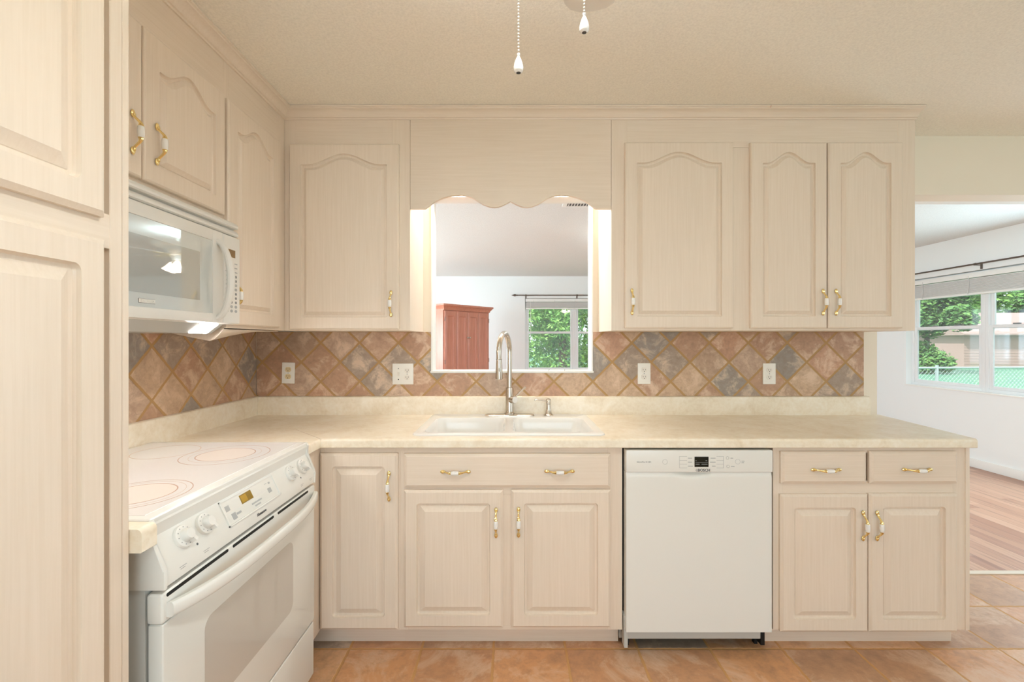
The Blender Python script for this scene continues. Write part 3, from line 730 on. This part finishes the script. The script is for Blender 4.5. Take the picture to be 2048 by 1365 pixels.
r = base('wide cream sink base cabinet with two doors under one long drawer front', xs0, xs1, mids=[(bx(1000), bx(1030))], stl=(.03, .062), midrail=(bz_(995), bz_(965)), hollow=True)
drawer(r, bx(807.5) - xs0, bx(1222) - xs0, bz_(977), bz_(909), [(bx(911) - xs0, bz_(944)), (bx(1119) - xs0, bz_(943))], 'false_drawer_front')
door(r, bx(807) - xs0, bx(1006) - xs0, bz_(1258), bz_(982), False, [(bx(992) - xs0, bz_(1046))])
door(r, bx(1022.5) - xs0, bx(1222) - xs0, bz_(1258), bz_(981.5), False, [(bx(1037) - xs0, bz_(1045))])
xr0, xr1 = PX(1546, YBf), 1.934
r = base('cream base cabinet with two drawers and two doors at the counter end', xr0, xr1, stl=(.04, .066), midrail=(bz_(995), bz_(965)), mids=[(bx(1732), bx(1748))])
drawer(r, bx(1564) - xr0, bx(1735) - xr0, bz_(969), bz_(904.5), [(bx(1652) - xr0, bz_(940))])
drawer(r, bx(1742) - xr0, bx(1918) - xr0, bz_(969), bz_(904), [(bx(1834) - xr0, bz_(939.5))])
door(r, bx(1562.5) - xr0, bx(1738.3) - xr0, bz_(1267), bz_(990.5), False, [(bx(1726) - xr0, bz_(1052))])
door(r, bx(1740.3) - xr0, bx(1918) - xr0, bz_(1267), bz_(989), False, [(bx(1754) - xr0, bz_(1052))])
m = MB(); m.box(xr1 - xr0 - .016, xr1 - xr0 + .001, -.004, .58, .098, ZCT - TH, M_V, .001); m.build('end_panel', r)

# ------------------------------------------------------------------ dishwasher
YW = 1.866; xd0, xd1 = PX(1252.5, YW), PX(1543.5, YW); W = xd1 - xd0
r = thing('dishwasher', 'white built-in dishwasher with black display right of the sink cabinet', 'dishwasher', (xd0, YW, 0))
m = MB(); m.box(.004, W - .004, .05, .60, .05, .862, M_BLACK); m.box(-.006, 0.012, .10, .58, .02, .80, M_GREYW); m.build('tub', r)
zc0 = PZ(945.5, YW); zt = PZ(901, YW); zb = PZ(1265.5, YW)
m = MB(); G = []; nx, nz = 40, 60
def dwy(x, z):
    t = (x - W * .46) / .085; dz_ = (zc0 - z)
    e = max(0, 1 - t * t); dep = .020 * math.exp(-(dz_ / (.004 + .013 * e)) ** 2) * e
    return dep + .0045 * math.exp(-(dz_ / .012) ** 2)
zs = [zb + (zc0 - .06 - zb) * i / 10 for i in range(11)] + [zc0 - .06 + .06 * i / 24 for i in range(1, 25)]
for z in zs: G.append([m.bm.verts.new((W * i / nx, dwy(W * i / nx, z), z)) for i in range(nx + 1)])
for j in range(len(zs) - 1):
    for i in range(nx): m.face([G[j][i], G[j][i + 1], G[j + 1][i + 1], G[j + 1][i]], M_WHITE)
bk = [m.bm.verts.new((x, .045, z)) for x, z in ((0, zb), (W, zb), (W, zc0), (0, zc0))]
m.face(bk, M_WHITE); m.face(G[0][::-1] + [bk[0], bk[1]], M_WHITE); m.face(G[-1] + [bk[2], bk[3]], M_WHITE)
m.face([g[0] for g in G] + [bk[3], bk[0]], M_WHITE); m.face([g[-1] for g in G][::-1] + [bk[1], bk[2]], M_WHITE)
m.build('door', r, sharp=50)
m = MB(); m.box(-.001, W + .003, -.004, .045, zc0 + .0012, zt, M_WHITE, .005, 3); cpd = m.build('control_panel', r)
def dx(px): return PX(px, YW - .004) - xd0
def dzz(py): return PZ(py, YW - .004)
m = MB(); m.box(dx(1389), dx(1417), -.0048, -.003, dzz(934.5), dzz(914), M_SCREEN)
m.box(dx(1391), dx(1415.5), -.0050, -.004, dzz(925.6), dzz(925.1), M_MGREY)
for a, b, y in ((1391, 1399, 929), (1403, 1415, 929), (1391, 1393, 922), (1411, 1414, 922)): m.box(dx(a), dx(b), -.0050, -.004, dzz(y + .6), dzz(y - .6), M_MGREY)
m.build('display', cpd)
m = MB(); text_mb(m, 'BOSCH', .0155, M_DGREY, Matrix.Translation((dx(1408), -.0042, dzz(941.3))) @ FRONT, .0004, .0005)
def oring(mb, x, z, r0, r1, mat, y=-.0044, seg=24):
    R = [[(x + rr * math.cos(2 * PI * i / seg), yy, z + rr * math.sin(2 * PI * i / seg)) for i in range(seg)] for rr, yy in ((r0, y), (r1, y), (r1, y + .001), (r0, y + .001))]
    mb.loft(R + [R[0]], mat, False, False)
oring(m, dx(1394), dzz(941.3), .0044, .0054, M_MGREY); m.box(dx(1394) - .0028, dx(1394) + .0028, -.0044, -.0036, dzz(941.3) - .0006, dzz(941.3) + .0006, M_MGREY)
m.box(dx(1394) - .0028, dx(1394) - .0018, -.0044, -.0036, dzz(941.3) - .003, dzz(941.3) + .003, M_MGREY); m.box(dx(1394) + .0018, dx(1394) + .0028, -.0044, -.0036, dzz(941.3) - .003, dzz(941.3) + .003, M_MGREY)
m.build('logo', cpd); m = MB(); text_mb(m, 'SilencePlus 50 dBA', .0078, M_MGREY, Matrix.Translation((dx(1288), -.0042, dzz(924.7))) @ FRONT, .0003)
m.build('lettering', cpd)
m = MB()
for xa, xb in ((1359, 1374), (1433, 1447)):
    for y in (913.5, 921.5, 929, 936.5): m.box(dx(xa), dx(xb), -.0044, -.0036, dzz(y + .25), dzz(y - .25), M_LGREY)
    xx = xa if xa < 1400 else xb
    m.box(dx(xx - .3), dx(xx + .3), -.0044, -.0036, dzz(936.5), dzz(913.5), M_LGREY); m.build('key_outline', cpd); m = MB()
for px, py, rr, mt in ((1330, 924.5, .0105, M_LGREY), (1455, 916.5, .0062, M_MGREY), (1456, 933.5, .0062, M_MGREY), (1475.5, 924, .0105, M_LGREY)):
    m = MB(); oring(m, dx(px), dzz(py), rr - .0009, rr, mt); m.build('button', cpd)
for a, b, y in ((1376, 1384, 917), (1376, 1384, 925), (1376, 1386, 933), (1421, 1431, 917), (1420, 1431, 925), (1424, 1431, 933), (1461, 1466, 917), (1462, 1469, 933.5), (1483, 1489, 923), (1483, 1488, 926)):
    m = MB(); m.box(dx(a), dx(b), -.0043, -.0036, dzz(y + .7), dzz(y - .7), M_LGREY); m.build('key_caption', cpd)
m = MB(); m.box(.0, W - .03, .030, .05, .062, .103, M_GREYW, .002); m.box(-.004, .012, .02, .06, .03, .165, M_GREYW, .002)
m.build('toe_panel', r)
for x0, x1, z1 in ((W - .026, W - .008, .104), (.004, .022, .062)):
    m = MB(); m.box(x0, x1, .036, .075, 030e-3, z1, M_BLACK, .003); m.box(x0 + .002, x1 - .002, .09, .11, 0, z1, M_BLACK); m.build('foot', r)

# ------------------------------------------------------------------ sink, faucet, soap pump
SX0, SX1, SY0, SY1 = -.4325, .4045, 1.921, 2.464
r = thing('sink', 'white double-bowl drop-in sink set in the beige countertop', 'sink', (-.014, 2.19, ZCT))
ox, oy, oz = -.014, 2.19, ZCT
def rr2(x0, x1, y0, y1, r_, z, k=6): return [Vector((p.x - ox, p.z - oy, z)) for p in rrect(x0, x1, y0, y1, r_, 0, k)]
m = MB(); bowls = [(-.388, -.034, 1.957, 2.335), (.004, .362, 1.957, 2.335)]; ZR = .0085
# rim with two bowl openings, built as strips between outer edge and openings
outer = [rr2(SX0, SX1, SY0, SY1, .035, .0006), rr2(SX0 + .002, SX1 - .002, SY0 + .002, SY1 - .002, .034, .006), rr2(SX0 + .008, SX1 - .008, SY0 + .008, SY1 - .008, .030, ZR)]
m.loft(outer, M_SINK, False, False)
vs_o = [v for v in m.bm.verts][-24:]
loops = []
for (a, b, c, d_) in bowls:
    e = [rr2(a, b, c, d_, .05, ZR), rr2(a + .003, b - .003, c + .003, d_ - .003, .048, ZR - .004), rr2(a + .008, b - .008, c + .008, d_ - .008, .046, -.02), rr2(a + .02, b - .02, c + .02, d_ - .02, .05, -.15), rr2(a + .04, b - .04, c + .04, d_ - .04, .06, -.178), rr2(a + .12, b - .12, c + .12, d_ - .12, .04, -.183)]
    n0 = len(m.bm.verts); m.loft(e, M_SINK, False, True); m.bm.verts.ensure_lookup_table(); loops.append([m.bm.verts[n0 + i] for i in range(24)])
es = []
def loop_edges(L):
    out = []
    for i in range(len(L)):
        e = m.bm.edges.get((L[i], L[(i + 1) % len(L)])) or m.bm.edges.new((L[i], L[(i + 1) % len(L)])); out.append(e)
    return out
es = loop_edges(vs_o) + loop_edges(loops[0]) + loop_edges(loops[1])
res = bmesh.ops.triangle_fill(m.bm, use_beauty=True, use_dissolve=False, edges=es)
for g in res['geom']:
    if isinstance(g, bmesh.types.BMFace): g.material_index = m.mi(M_SINK); g.smooth = True
m.build('basin', r, sharp=40)
for (a, b, c, d_) in bowls:
    dr = MB(); dr.lathe([(.042, -.183), (.042, -.1805), (.030, -.180), (.028, -.186)], ((a + b) / 2 - ox, (c + d_) / 2 - oy, 0), (0, 0, 1), M_NICKEL, 24); dr.build('drain', r)
FX, FY = -.0135, 2.405; ZS = ZCT + ZR
r = thing('faucet', 'brushed nickel pull-down gooseneck faucet behind the white sink', 'faucet', (FX, FY, ZS))
m = MB(); m.loft([rrect(-.133, .133, -.030, .030, .029, 0), ], M_NICKEL, False, False); m.bm.clear()
R = []
for z, s in ((0, 0), (.004, 0), (.0075, .004), (.0085, .010)): R.append([Vector((p.x, p.z, z)) for p in rrect(-.133 + s, .133 - s, -.028 + s, .028 - s, .027 - s * .8, 0)])
m.loft(R, M_NICKEL); m.build('deck_plate', r)
m = MB(); m.lathe([(.027, .008), (.027, .014), (.0225, .020), (.0215, .026), (.0208, .142), (.0195, .150), (.0140, .152)], (0, 0, 0), (0, 0, 1), M_NICKEL, 28); m.build('body', r)
arc = []; dirv = Vector((-.052, -.19, 0)).normalized(); Rr = .098; ztop = .34
for i in range(8): arc.append(Vector((0, 0, .150 + (ztop - .150) * i / 7)))
for i in range(1, 25):
    a = PI * 1.04 * i / 24; arc.append(dirv * (Rr - Rr * math.cos(a)) + Vector((0, 0, ztop + Rr * math.sin(a))))
tail = arc[-1] - arc[-2]; arc.append(arc[-1] + tail.normalized() * .02)
m = MB(); m.tube(arc, .0138, M_NICKEL, 18); m.build('spout', r)
m = MB(); hd = tail.normalized(); m.lathe([(.0142, 0), (.0150, .002), (.0150, .012), (.0165, .035), (.0185, .085), (.0185, .100), (.0165, .102)], arc[-1] - hd * .004, hd, M_NICKEL, 24, mats=[M_NICKEL] * 6)
m.lathe([(.0153, -.001), (.0153, .0012)], arc[-1], hd, M_DGREY, 24)
bb = arc[-1] + hd * .05 + Vector((.004, -.0172, 0)); m.ell(bb, (.006, .003, .012), M_GREYW, 10, 6); m.build('spray_head', r)
m = MB(); ax = Vector((.62, -.78, .05)).normalized(); m.lathe([(.019, .006), (.019, .045), (.0175, .048)], (0, 0, .086), ax, M_NICKEL, 24)
p0 = Vector((0, 0, .090)) + ax * .036; m.tube([p0, p0 + Vector((.030, -.005, .035)), p0 + Vector((.064, -.01, .066))], [.0055, .0052, .006], M_NICKEL, 10); m.build('lever', r)
r = thing('soap_dispenser', 'small brushed nickel soap pump on the sink deck right of the faucet', 'soap dispenser', (.196, 2.41, ZS))
m = MB(); m.lathe([(.026, 0), (.026, .004), (.020, .009), (.017, .014), (.0135, .034), (.0115, .055), (.0115, .060)], (0, 0, 0), (0, 0, 1), M_NICKEL, 24); m.build('base', r)
m = MB(); m.lathe([(.009, .058), (.0125, .062), (.0132, .072), (.0132, .082), (.0105, .088), (.004, .090)], (0, 0, 0), (0, 0, 1), M_NICKEL, 20); m.build('pump_head', r)
m = MB(); m.tube([(-.008, -.002, .076), (-.035, -.006, .082), (-.060, -.010, .086), (-.072, -.012, .085), (-.074, -.012, .079)], [.0045, .0042, .004, .004, .0038], M_NICKEL, 10); m.build('nozzle', r)

# ------------------------------------------------------------------ outlets
def receptacle(parent, x, z, mat):
    m = MB(); R = []
    P = [(.0165 * math.cos(a), max(-.0135, min(.0135, .0165 * math.sin(a)))) for a in [2 * PI * i / 32 for i in range(32)]]
    m.loft([[(x + p, -.003, z + q) for p, q in P], [(x + p * .98, -.0085, z + q * .98) for p, q in P]], mat)
    for sx in (-.0063, .0063): m.box(x + sx - .0011, x + sx + .0011, -.0089, -.0080, z - .0015, z + .0068, M_DGREY)
    disc(m, x, -.0085, z - .0075, .0024, .0024, M_BLACK, .0004, 12)
    m.build('receptacle', parent)
def outlet(label, px, py, mat, gang=1, tilt=0):
    w = .071 * gang if gang == 1 else .116
    r = thing('wall_outlet', label, 'outlet', (PX(px, 2.486), 2.488, PZ(py, 2.486)), 0, 'outlet plates on the backsplash'); r.rotation_euler = (0, tilt, 0)
    m = MB(); m.box(-w / 2, w / 2, -.0065, 0, -.058, .058, M_PLATE, .0035, 3); m.build('plate', r)
    xx = 0 if gang == 1 else .024
    receptacle(r, xx, .0195, mat); receptacle(r, xx, -.0195, mat)
    m = MB(); m.lathe([(.003, 0), (.003, .0008)], (xx, -.0062, 0), (0, -1, 0), M_LGREY, 10); m.build('screw', r)
    if gang == 2:
        m = MB(); m.box(-.030, -.018, -.010, -.006, -.012, .012, M_RECW, .001); m.box(-.029, -.019, -.018, -.009, .000, .009, M_RECW, .002); m.build('switch', r)
        for z, mt in ((.030, M_MGREY), (-.030, M_BLACK)):
            m = MB(); m.lathe([(.003, 0), (.003, .001)], (-.024, -.0062, z), (0, -1, 0), mt, 10); m.build('screw', r)
    return r
outlet('white outlet with almond sockets on the slate tile near the corner', 577, 746.5, M_RECA, tilt=.02)
outlet('wide white plate with switch and sockets left of the pass-through', 806, 748.5, M_RECW, 2)
outlet('white outlet on the slate tile just right of the pass-through', 1288, 747.5, M_RECW)
outlet('white outlet on the slate tile above the dishwasher, farthest right', 1538, 748, M_RECW)

# ------------------------------------------------------------------ ceiling fans
def ceiling_fan(label, loc, ang, chains):
    r = thing('ceiling_fan', label, 'ceiling fan', loc, 0)
    m = MB(); m.lathe([(.065, 0), (.065, -.02), (.05, -.05), (.02, -.06)], (0, 0, 0), (0, 0, 1), M_WHITEP, 28); m.build('canopy', r)
    m = MB(); m.lathe([(.013, -.05), (.013, -.10), (.05, -.105), (.105, -.125), (.115, -.16), (.115, -.20), (.09, -.235), (.06, -.25), (.055, -.29), (.04, -.30)], (0, 0, 0), (0, 0, 1), M_WHITEP, 36); m.build('motor', r)
    for k in range(5):
        a = ang + 2 * PI * k / 5; u = Vector((math.cos(a), math.sin(a), 0)); v = Vector((-u.y, u.x, 0)); Pp = []
        out = [(.17, -.045), (.30, -.055), (.45, -.064), (.545, -.066), (.568, -.058), (.583, -.035), (.587, 0), (.583, .035), (.568, .058), (.545, .066), (.45, .064), (.30, .055), (.17, .045)]
        b = MB(); rg = []
        for dz_ in (0, -.006): rg.append([u * q + v * s + Vector((0, 0, -.236 + dz_ + s * .10)) for q, s in out])
        b.loft(rg, M_WHITEP); bo = b.build('blade', r)
        br = MB(); br.prism([tuple((u * q + v * s)[:2]) for q, s in ((.08, -.012), (.18, -.03), (.22, -.03), (.235, 0), (.22, .03), (.18, .03), (.08, .012))], 'z', -.249, -.2425, M_BRASS); br.build('blade_arm', bo)
    m = MB(); m.lathe([(.04, -.295), (.055, -.305), (.055, -.33), (.03, -.345), (.02, -.355)], (0, 0, 0), (0, 0, 1), M_WHITEP, 24); lk = m.build('light_kit', r)
    for k in range(3):
        a = 2 * PI * k / 3; u = Vector((math.cos(a), math.sin(a), 0)); dv = (u * .42 + Vector((0, 0, -.9))).normalized(); o_ = u * .06 + Vector((0, 0, -.315))
        s = MB(); s.lathe([(.018, 0), (.024, .012), (.034, .035), (.045, .065), (.062, .09), (.061, .0905), (.043, .066), (.032, .036), (.022, .014)], o_, dv, M_SHADE, 28, cap=False); s.build('lamp_shade', lk)
        L = bpy.data.lights.new('fan_bulb', 'POINT'); L.energy = FAN_W; L.color = FAN_C; L.shadow_soft_size = .028
        lo = bpy.data.objects.new('fan_bulb', L); C.objects.link(lo); lo.location = Vector(loc) + o_ + dv * .048
    m = MB(); m.lathe([(.10, -.165), (.20, -.158), (.225, -.135), (.222, -.133), (.198, -.150), (.10, -.156)], (0, 0, 0), (0, 0, 1), M_WHITEP, 40, cap=False); ur = m.build('added_uplight_ring', r)  # glowing ring added around the motor to brighten the ceiling
    m = MB(); ring(m, 0, 0, .125, .195, -.145, emit('added_uplight_glow', tuple(FAN_C) + (1,), FAN_FILL_UP)); m.build('added_uplight_face', ur)
    for (cx, cy, zb_) in chains:
        c = MB(); z = -.30 if abs(cx) + abs(cy) < .06 else -.285; n = 0
        p0 = Vector((0, 0, -.34))
        while z > zb_ + .032:
            c.ell((cx, cy, z), (.0015, .0015, .0017), M_WHITEP, 6, 4); z -= .0052
        co = c.build('pull_chain', r)
        t = MB(); t.lathe([(.0012, .031), (.0026, .030), (.0026, .0275), (.0018, .026), (.0042, .021), (.0064, .0145), (.0078, .008), (.0070, .003), (.0042, 0), (.0036, 0), (.0025, .002)], (cx, cy, zb_), (0, 0, 1), M_PORC, 18, mats=[M_PORC] * 9 + [M_DGREY])
        t.build('chain_pendant', co)
    return r
FAN_W, FAN_C = 8, (.82, .94, 1)
FAN_FILL_UP = 140
fc = Vector((.010, .641, 2.44))
ceiling_fan('white kitchen ceiling fan overhead with two pull chains hanging into view', fc, math.atan2(.94, .35), [(PX(1037, .70) - fc.x, .059, PZ(146, .70) - 2.44), (PX(1168.5, .70) - fc.x, .059, PZ(65.5, .70) - 2.44)])
FAN_W, FAN_C, FAN_FILL_UP = 24, (.76, .92, 1), 30
ceiling_fan('living room ceiling fan mirrored in the microwave door', Vector((1.33, 4.6, 2.44)), 0.05, [])

# ------------------------------------------------------------------ living room things
r = thing('armoire', 'tall red-brown wooden armoire with four panelled doors behind the pass-through', 'armoire', (-.94, 6.2, 0), math.radians(49.7))
W, D, H = .925, .50, 1.83
m = MB(); m.box(0, W, .02, D, .08, H - .06, M_ARM, .002); m.box(-.012, W + .012, .008, D + .01, 0, .09, M_ARM, .004); m.build('case', r)
m = MB(); cp_ = [(.02, 0), (.0, .0), (-.004, .02), (-.012, .03), (-.030, .055), (-.040, .062), (-.040, .085), (.02, .085)]
m.loft([[Vector((p - 0, p, H - .075 + z)) for p, z in cp_], [Vector((W - p, p, H - .075 + z)) for p, z in cp_]], M_ARM)
m.loft([[Vector((p, p, H - .075 + z)) for p, z in cp_], [Vector((p, D, H - .075 + z)) for p, z in cp_]], M_ARM)
m.loft([[Vector((W - p, p, H - .075 + z)) for p, z in cp_], [Vector((W - p, D, H - .075 + z)) for p, z in cp_]], M_ARM)
m.box(0, W, .01, D, H - .07, H + .008, M_ARM); m.build('crown', r)
for k in range(4):
    x0 = .018 + k * (W - .036) / 4; x1 = x0 + (W - .036) / 4 - .003; dw, dh = x1 - x0, H - .075 - .11
    m = MB(); m.loft([contour(dw, dh, 0, 0), contour(dw, dh, 0, -.020), contour(dw, dh, .003, -.022), contour(dw, dh, .045, -.022, dt=.07), contour(dw, dh, .049, -.014, dt=.074), contour(dw, dh, .058, -.010, dt=.083)], M_ARM)
    do = m.build('door', r, (x0, .022, .10))
    if k in (1, 2):
        kb = MB(); kx = dw - .02 if k == 1 else .02; kb.lathe([(.006, 0), (.006, .012), (.014, .018), (.015, .024), (.008, .030)], (kx, -.022, 1.27), (0, -1, 0), M_NICKEL, 16); kb.build('knob', do)
    if k in (0, 3):
        hg = MB(); hx = 0 if k == 0 else dw
        for z in (.25, .9, 1.5): hg.tube([(hx, -.022, z), (hx, -.022, z + .06)], .005, M_ROD, 8)
        hg.build('hinge', do)
r = thing('ceiling_vent', 'white louvered ceiling vent beyond the right scallop of the valance', 'vent', (.415, 3.585, 2.44))
m = MB(); m.box(0, .28, 0, .02, -.006, 0, M_TRIMW); m.box(0, .28, .12, .14, -.006, 0, M_TRIMW); m.box(0, .035, .02, .12, -.006, 0, M_TRIMW); m.box(.245, .28, .02, .12, -.006, 0, M_TRIMW); m.build('frame', r)
m = MB(); m.box(.035, .245, .02, .12, -.001, 0, M_DGREY); m.build('duct', r)
for i in range(9):
    m = MB(); x = .045 + i * .024; m.prism([(x, -.006), (x + .003, -.006), (x + .010, -.001), (x + .007, -.001)], 'y', .02, .12, M_TRIMW); m.build('slat', r)

# ------------------------------------------------------------------ outdoors
mb = MB(); mb.box(-30, 60, -12, 70, -.75, -.55, M_GRASS); struct(mb.build('ground'))
rnd = random.Random(4)
def tree(label, x, y, h, rad, mat, n, group, leaf=.16, low=.25):
    r = thing('tree', label, 'tree', (x, y, -.56), 0, group)
    t = MB(); t.tube([(0, 0, 0), (.05, .03, h * .35), (-.05, .05, h * .7)], [.16, .12, .05], M_BARK, 8); t.build('trunk', r)
    b = MB(); blobs = [(Vector((rnd.gauss(0, .5) * rad, rnd.gauss(0, .5) * rad, h * (low + (1 - low) * rnd.random()))), rad * rnd.uniform(.35, .6)) for _ in range(16)]
    k = b.mi(mat)
    for _ in range(n):
        c, q = blobs[rnd.randrange(16)]; dv = Vector((rnd.gauss(0, 1), rnd.gauss(0, 1), rnd.gauss(0, .8))); dv = dv.normalized() * q * rnd.random() ** .4
        p = c + dv; s = leaf * rnd.uniform(.6, 1.3); a = Vector((rnd.gauss(0, 1), rnd.gauss(0, 1), rnd.gauss(0, 1))).normalized(); bb_ = a.orthogonal().normalized()
        if p.z < .1: continue
        vs = [b.bm.verts.new(p + q2) for q2 in (a * s, bb_ * s * .45, -a * s, -bb_ * s * .45)]
        f = b.bm.faces.new(vs); f.material_index = k
    b.build('foliage', r, recalc=False); return r
tree('bright leafy tree framed by the far window', 1.5, 13.5, 4.4, 1.4, M_LEAF, 16000, None, .075, .05)
tree('bushy tree at the right of the far window view', 5.0, 20.5, 4.6, 1.6, M_LEAF2, 5000, None, .15, .05)
tree('dark hedge-like tree left in the right wall window', 24.5, 26.5, 6.5, 2.1, M_LEAF2, 16000, None, .16, .03)
tree('tall green tree behind the neighbouring house roof', 57, 54, 10.5, 3.0, M_LEAF, 12000, None, .32, .1)
tree('tall green tree rising above the far end of the neighbouring roof', 66, 57, 10.5, 3.2, M_LEAF2, 12000, None, .38, .1)
tree('large tree filling the top left of the right wall window', 47.5, 49, 10.5, 2.9, M_LEAF, 14000, None, .26, .1)
r = thing('house', 'pinkish tan neighbouring house seen through the right wall window', 'house', (36.2, 32, -.56), math.radians(-6))
m = MB(); m.box(-3.6, 9, 0, 7, 0, 2.35, M_SIDING)
for z in [i * .2 for i in range(1, 12)]: m.box(-3.61, 9.01, -.012, 0, z, z + .02, M_SIDING)
m.build('wall', r)
m = MB(); m.prism([(-.5, 2.3), (-.5, 2.4), (3.5, 4.1), (7.5, 2.4), (7.5, 2.3)], 'x', -4.0, 9.4, M_ROOF); m.build('roof', r)
m = MB(); m.box(1.2, 3.6, -.05, .02, .8, 2.05, M_TRIMW)
wf = m.build('window', r)
m = MB(); m.box(1.3, 2.35, -.07, -.02, .9, 1.95, M_HGLASS); m.box(2.45, 3.5, -.07, -.02, .9, 1.95, M_HGLASS); m.build('pane', wf)
# chain-link fence
r = thing('chain_link_fence', 'galvanised chain-link fence crossing the yard outside the right window', 'fence', (6.2, 8.8, -.56), math.radians(3))
L, Hh = 9.0, 1.35
for i in range(5):
    m = MB(); m.tube([(i * L / 4, 0, 0), (i * L / 4, 0, Hh + .05)], .028, M_WIRE, 8); m.build('post', r)
m = MB(); m.tube([(0, 0, Hh), (L, 0, Hh)], .02, M_WIRE, 8); m.build('top_rail', r)
m = MB(); st = .085; wv = .0028
n = int((L + Hh) / st)
for i in range(n):
    for sg in (1, -1):
        xa = -Hh + i * st; x0, x1, z0, z1 = xa, xa + Hh, .02, Hh
        if x0 < 0: z0 += -x0; x0 = 0
        if x1 > L: z1 -= x1 - L; x1 = L
        if x1 - x0 < .03: continue
        if sg == 1: q = [(x0, z0), (x1, z1)]
        else: q = [(x0, Hh - z0 + .02), (x1, Hh - z1 + .02)]
        (u0, v0), (u1, v1) = q
        m.tube([(u0, 0, v0), (u1, .002 * sg, v1)], wv, M_WIRE, 3)
m.build('wire_mesh', r)

# ------------------------------------------------------------------ light
w = bpy.data.worlds.new('sky'); bpy.context.scene.world = w; w.use_nodes = True
bg = w.node_tree.nodes['Background']; bg.inputs[0].default_value = (.86, .94, 1, 1); bg.inputs[1].default_value = 1.7
def area(name, loc, rot, sx, sy, watts, col):
    L = bpy.data.lights.new(name, 'AREA'); L.shape = 'RECTANGLE'; L.size = sx; L.size_y = sy; L.energy = watts; L.color = col
    o = bpy.data.objects.new(name, L); C.objects.link(o); o.location = loc; o.rotation_euler = rot; return o
sun = bpy.data.lights.new('sun', 'SUN'); sun.energy = 4.5; sun.angle = .02; so = bpy.data.objects.new('sun', sun); C.objects.link(so)
so.rotation_euler = Vector((.55, .32, -.78)).to_track_quat('-Z', 'Y').to_euler()
area('fill_rear_opening', (.5, -3.32, 1.15), (PI / 2, 0, 0), 2.7, 1.9, 43, (.66, .86, 1))  # frontal fill added behind the camera; the rear opening is invented
area('daylight_dining_window', (XR + .13, .3, 1.5), (PI / 2, 0, PI / 2), 1.95, 1.1, 15, (.70, .88, 1))
area('fill_living_side', (XLL - .12, 4.9, 1.45), (PI / 2, 0, -PI / 2), 2.5, 1.2, 120, (.72, .89, 1))  # living room fill added through an invented, unseen side opening
area('fill_living_right_bay', (XR + .13, 3.38, 1.43), (PI / 2, 0, PI / 2), .8, 1.2, 56, (.66, .87, 1))  # fill added outside the near bay, out of view

# ------------------------------------------------------------------ camera and view
sc = bpy.context.scene
cam = bpy.data.cameras.new('camera'); cam.sensor_width = 36; cam.lens = 36 * F / 2048; cam.clip_start = .02; cam.clip_end = 300
co = bpy.data.objects.new('camera', cam); C.objects.link(co); co.location = (0, 0, HC); co.rotation_euler = (PI / 2, 0, 0)
sc.camera = co
sc.view_settings.view_transform = 'Standard'; sc.view_settings.look = 'None'; sc.view_settings.exposure = .22; sc.view_settings.gamma = 1
try: sc.view_settings.use_curve_mapping = False
except Exception: pass
sc.cycles.use_denoising = True
sc.cycles.max_bounces = 10; sc.cycles.diffuse_bounces = 6; sc.cycles.transparent_max_bounces = 16; sc.cycles.sample_clamp_indirect = 6
sc.cycles.caustics_reflective = False; sc.cycles.caustics_refractive = False
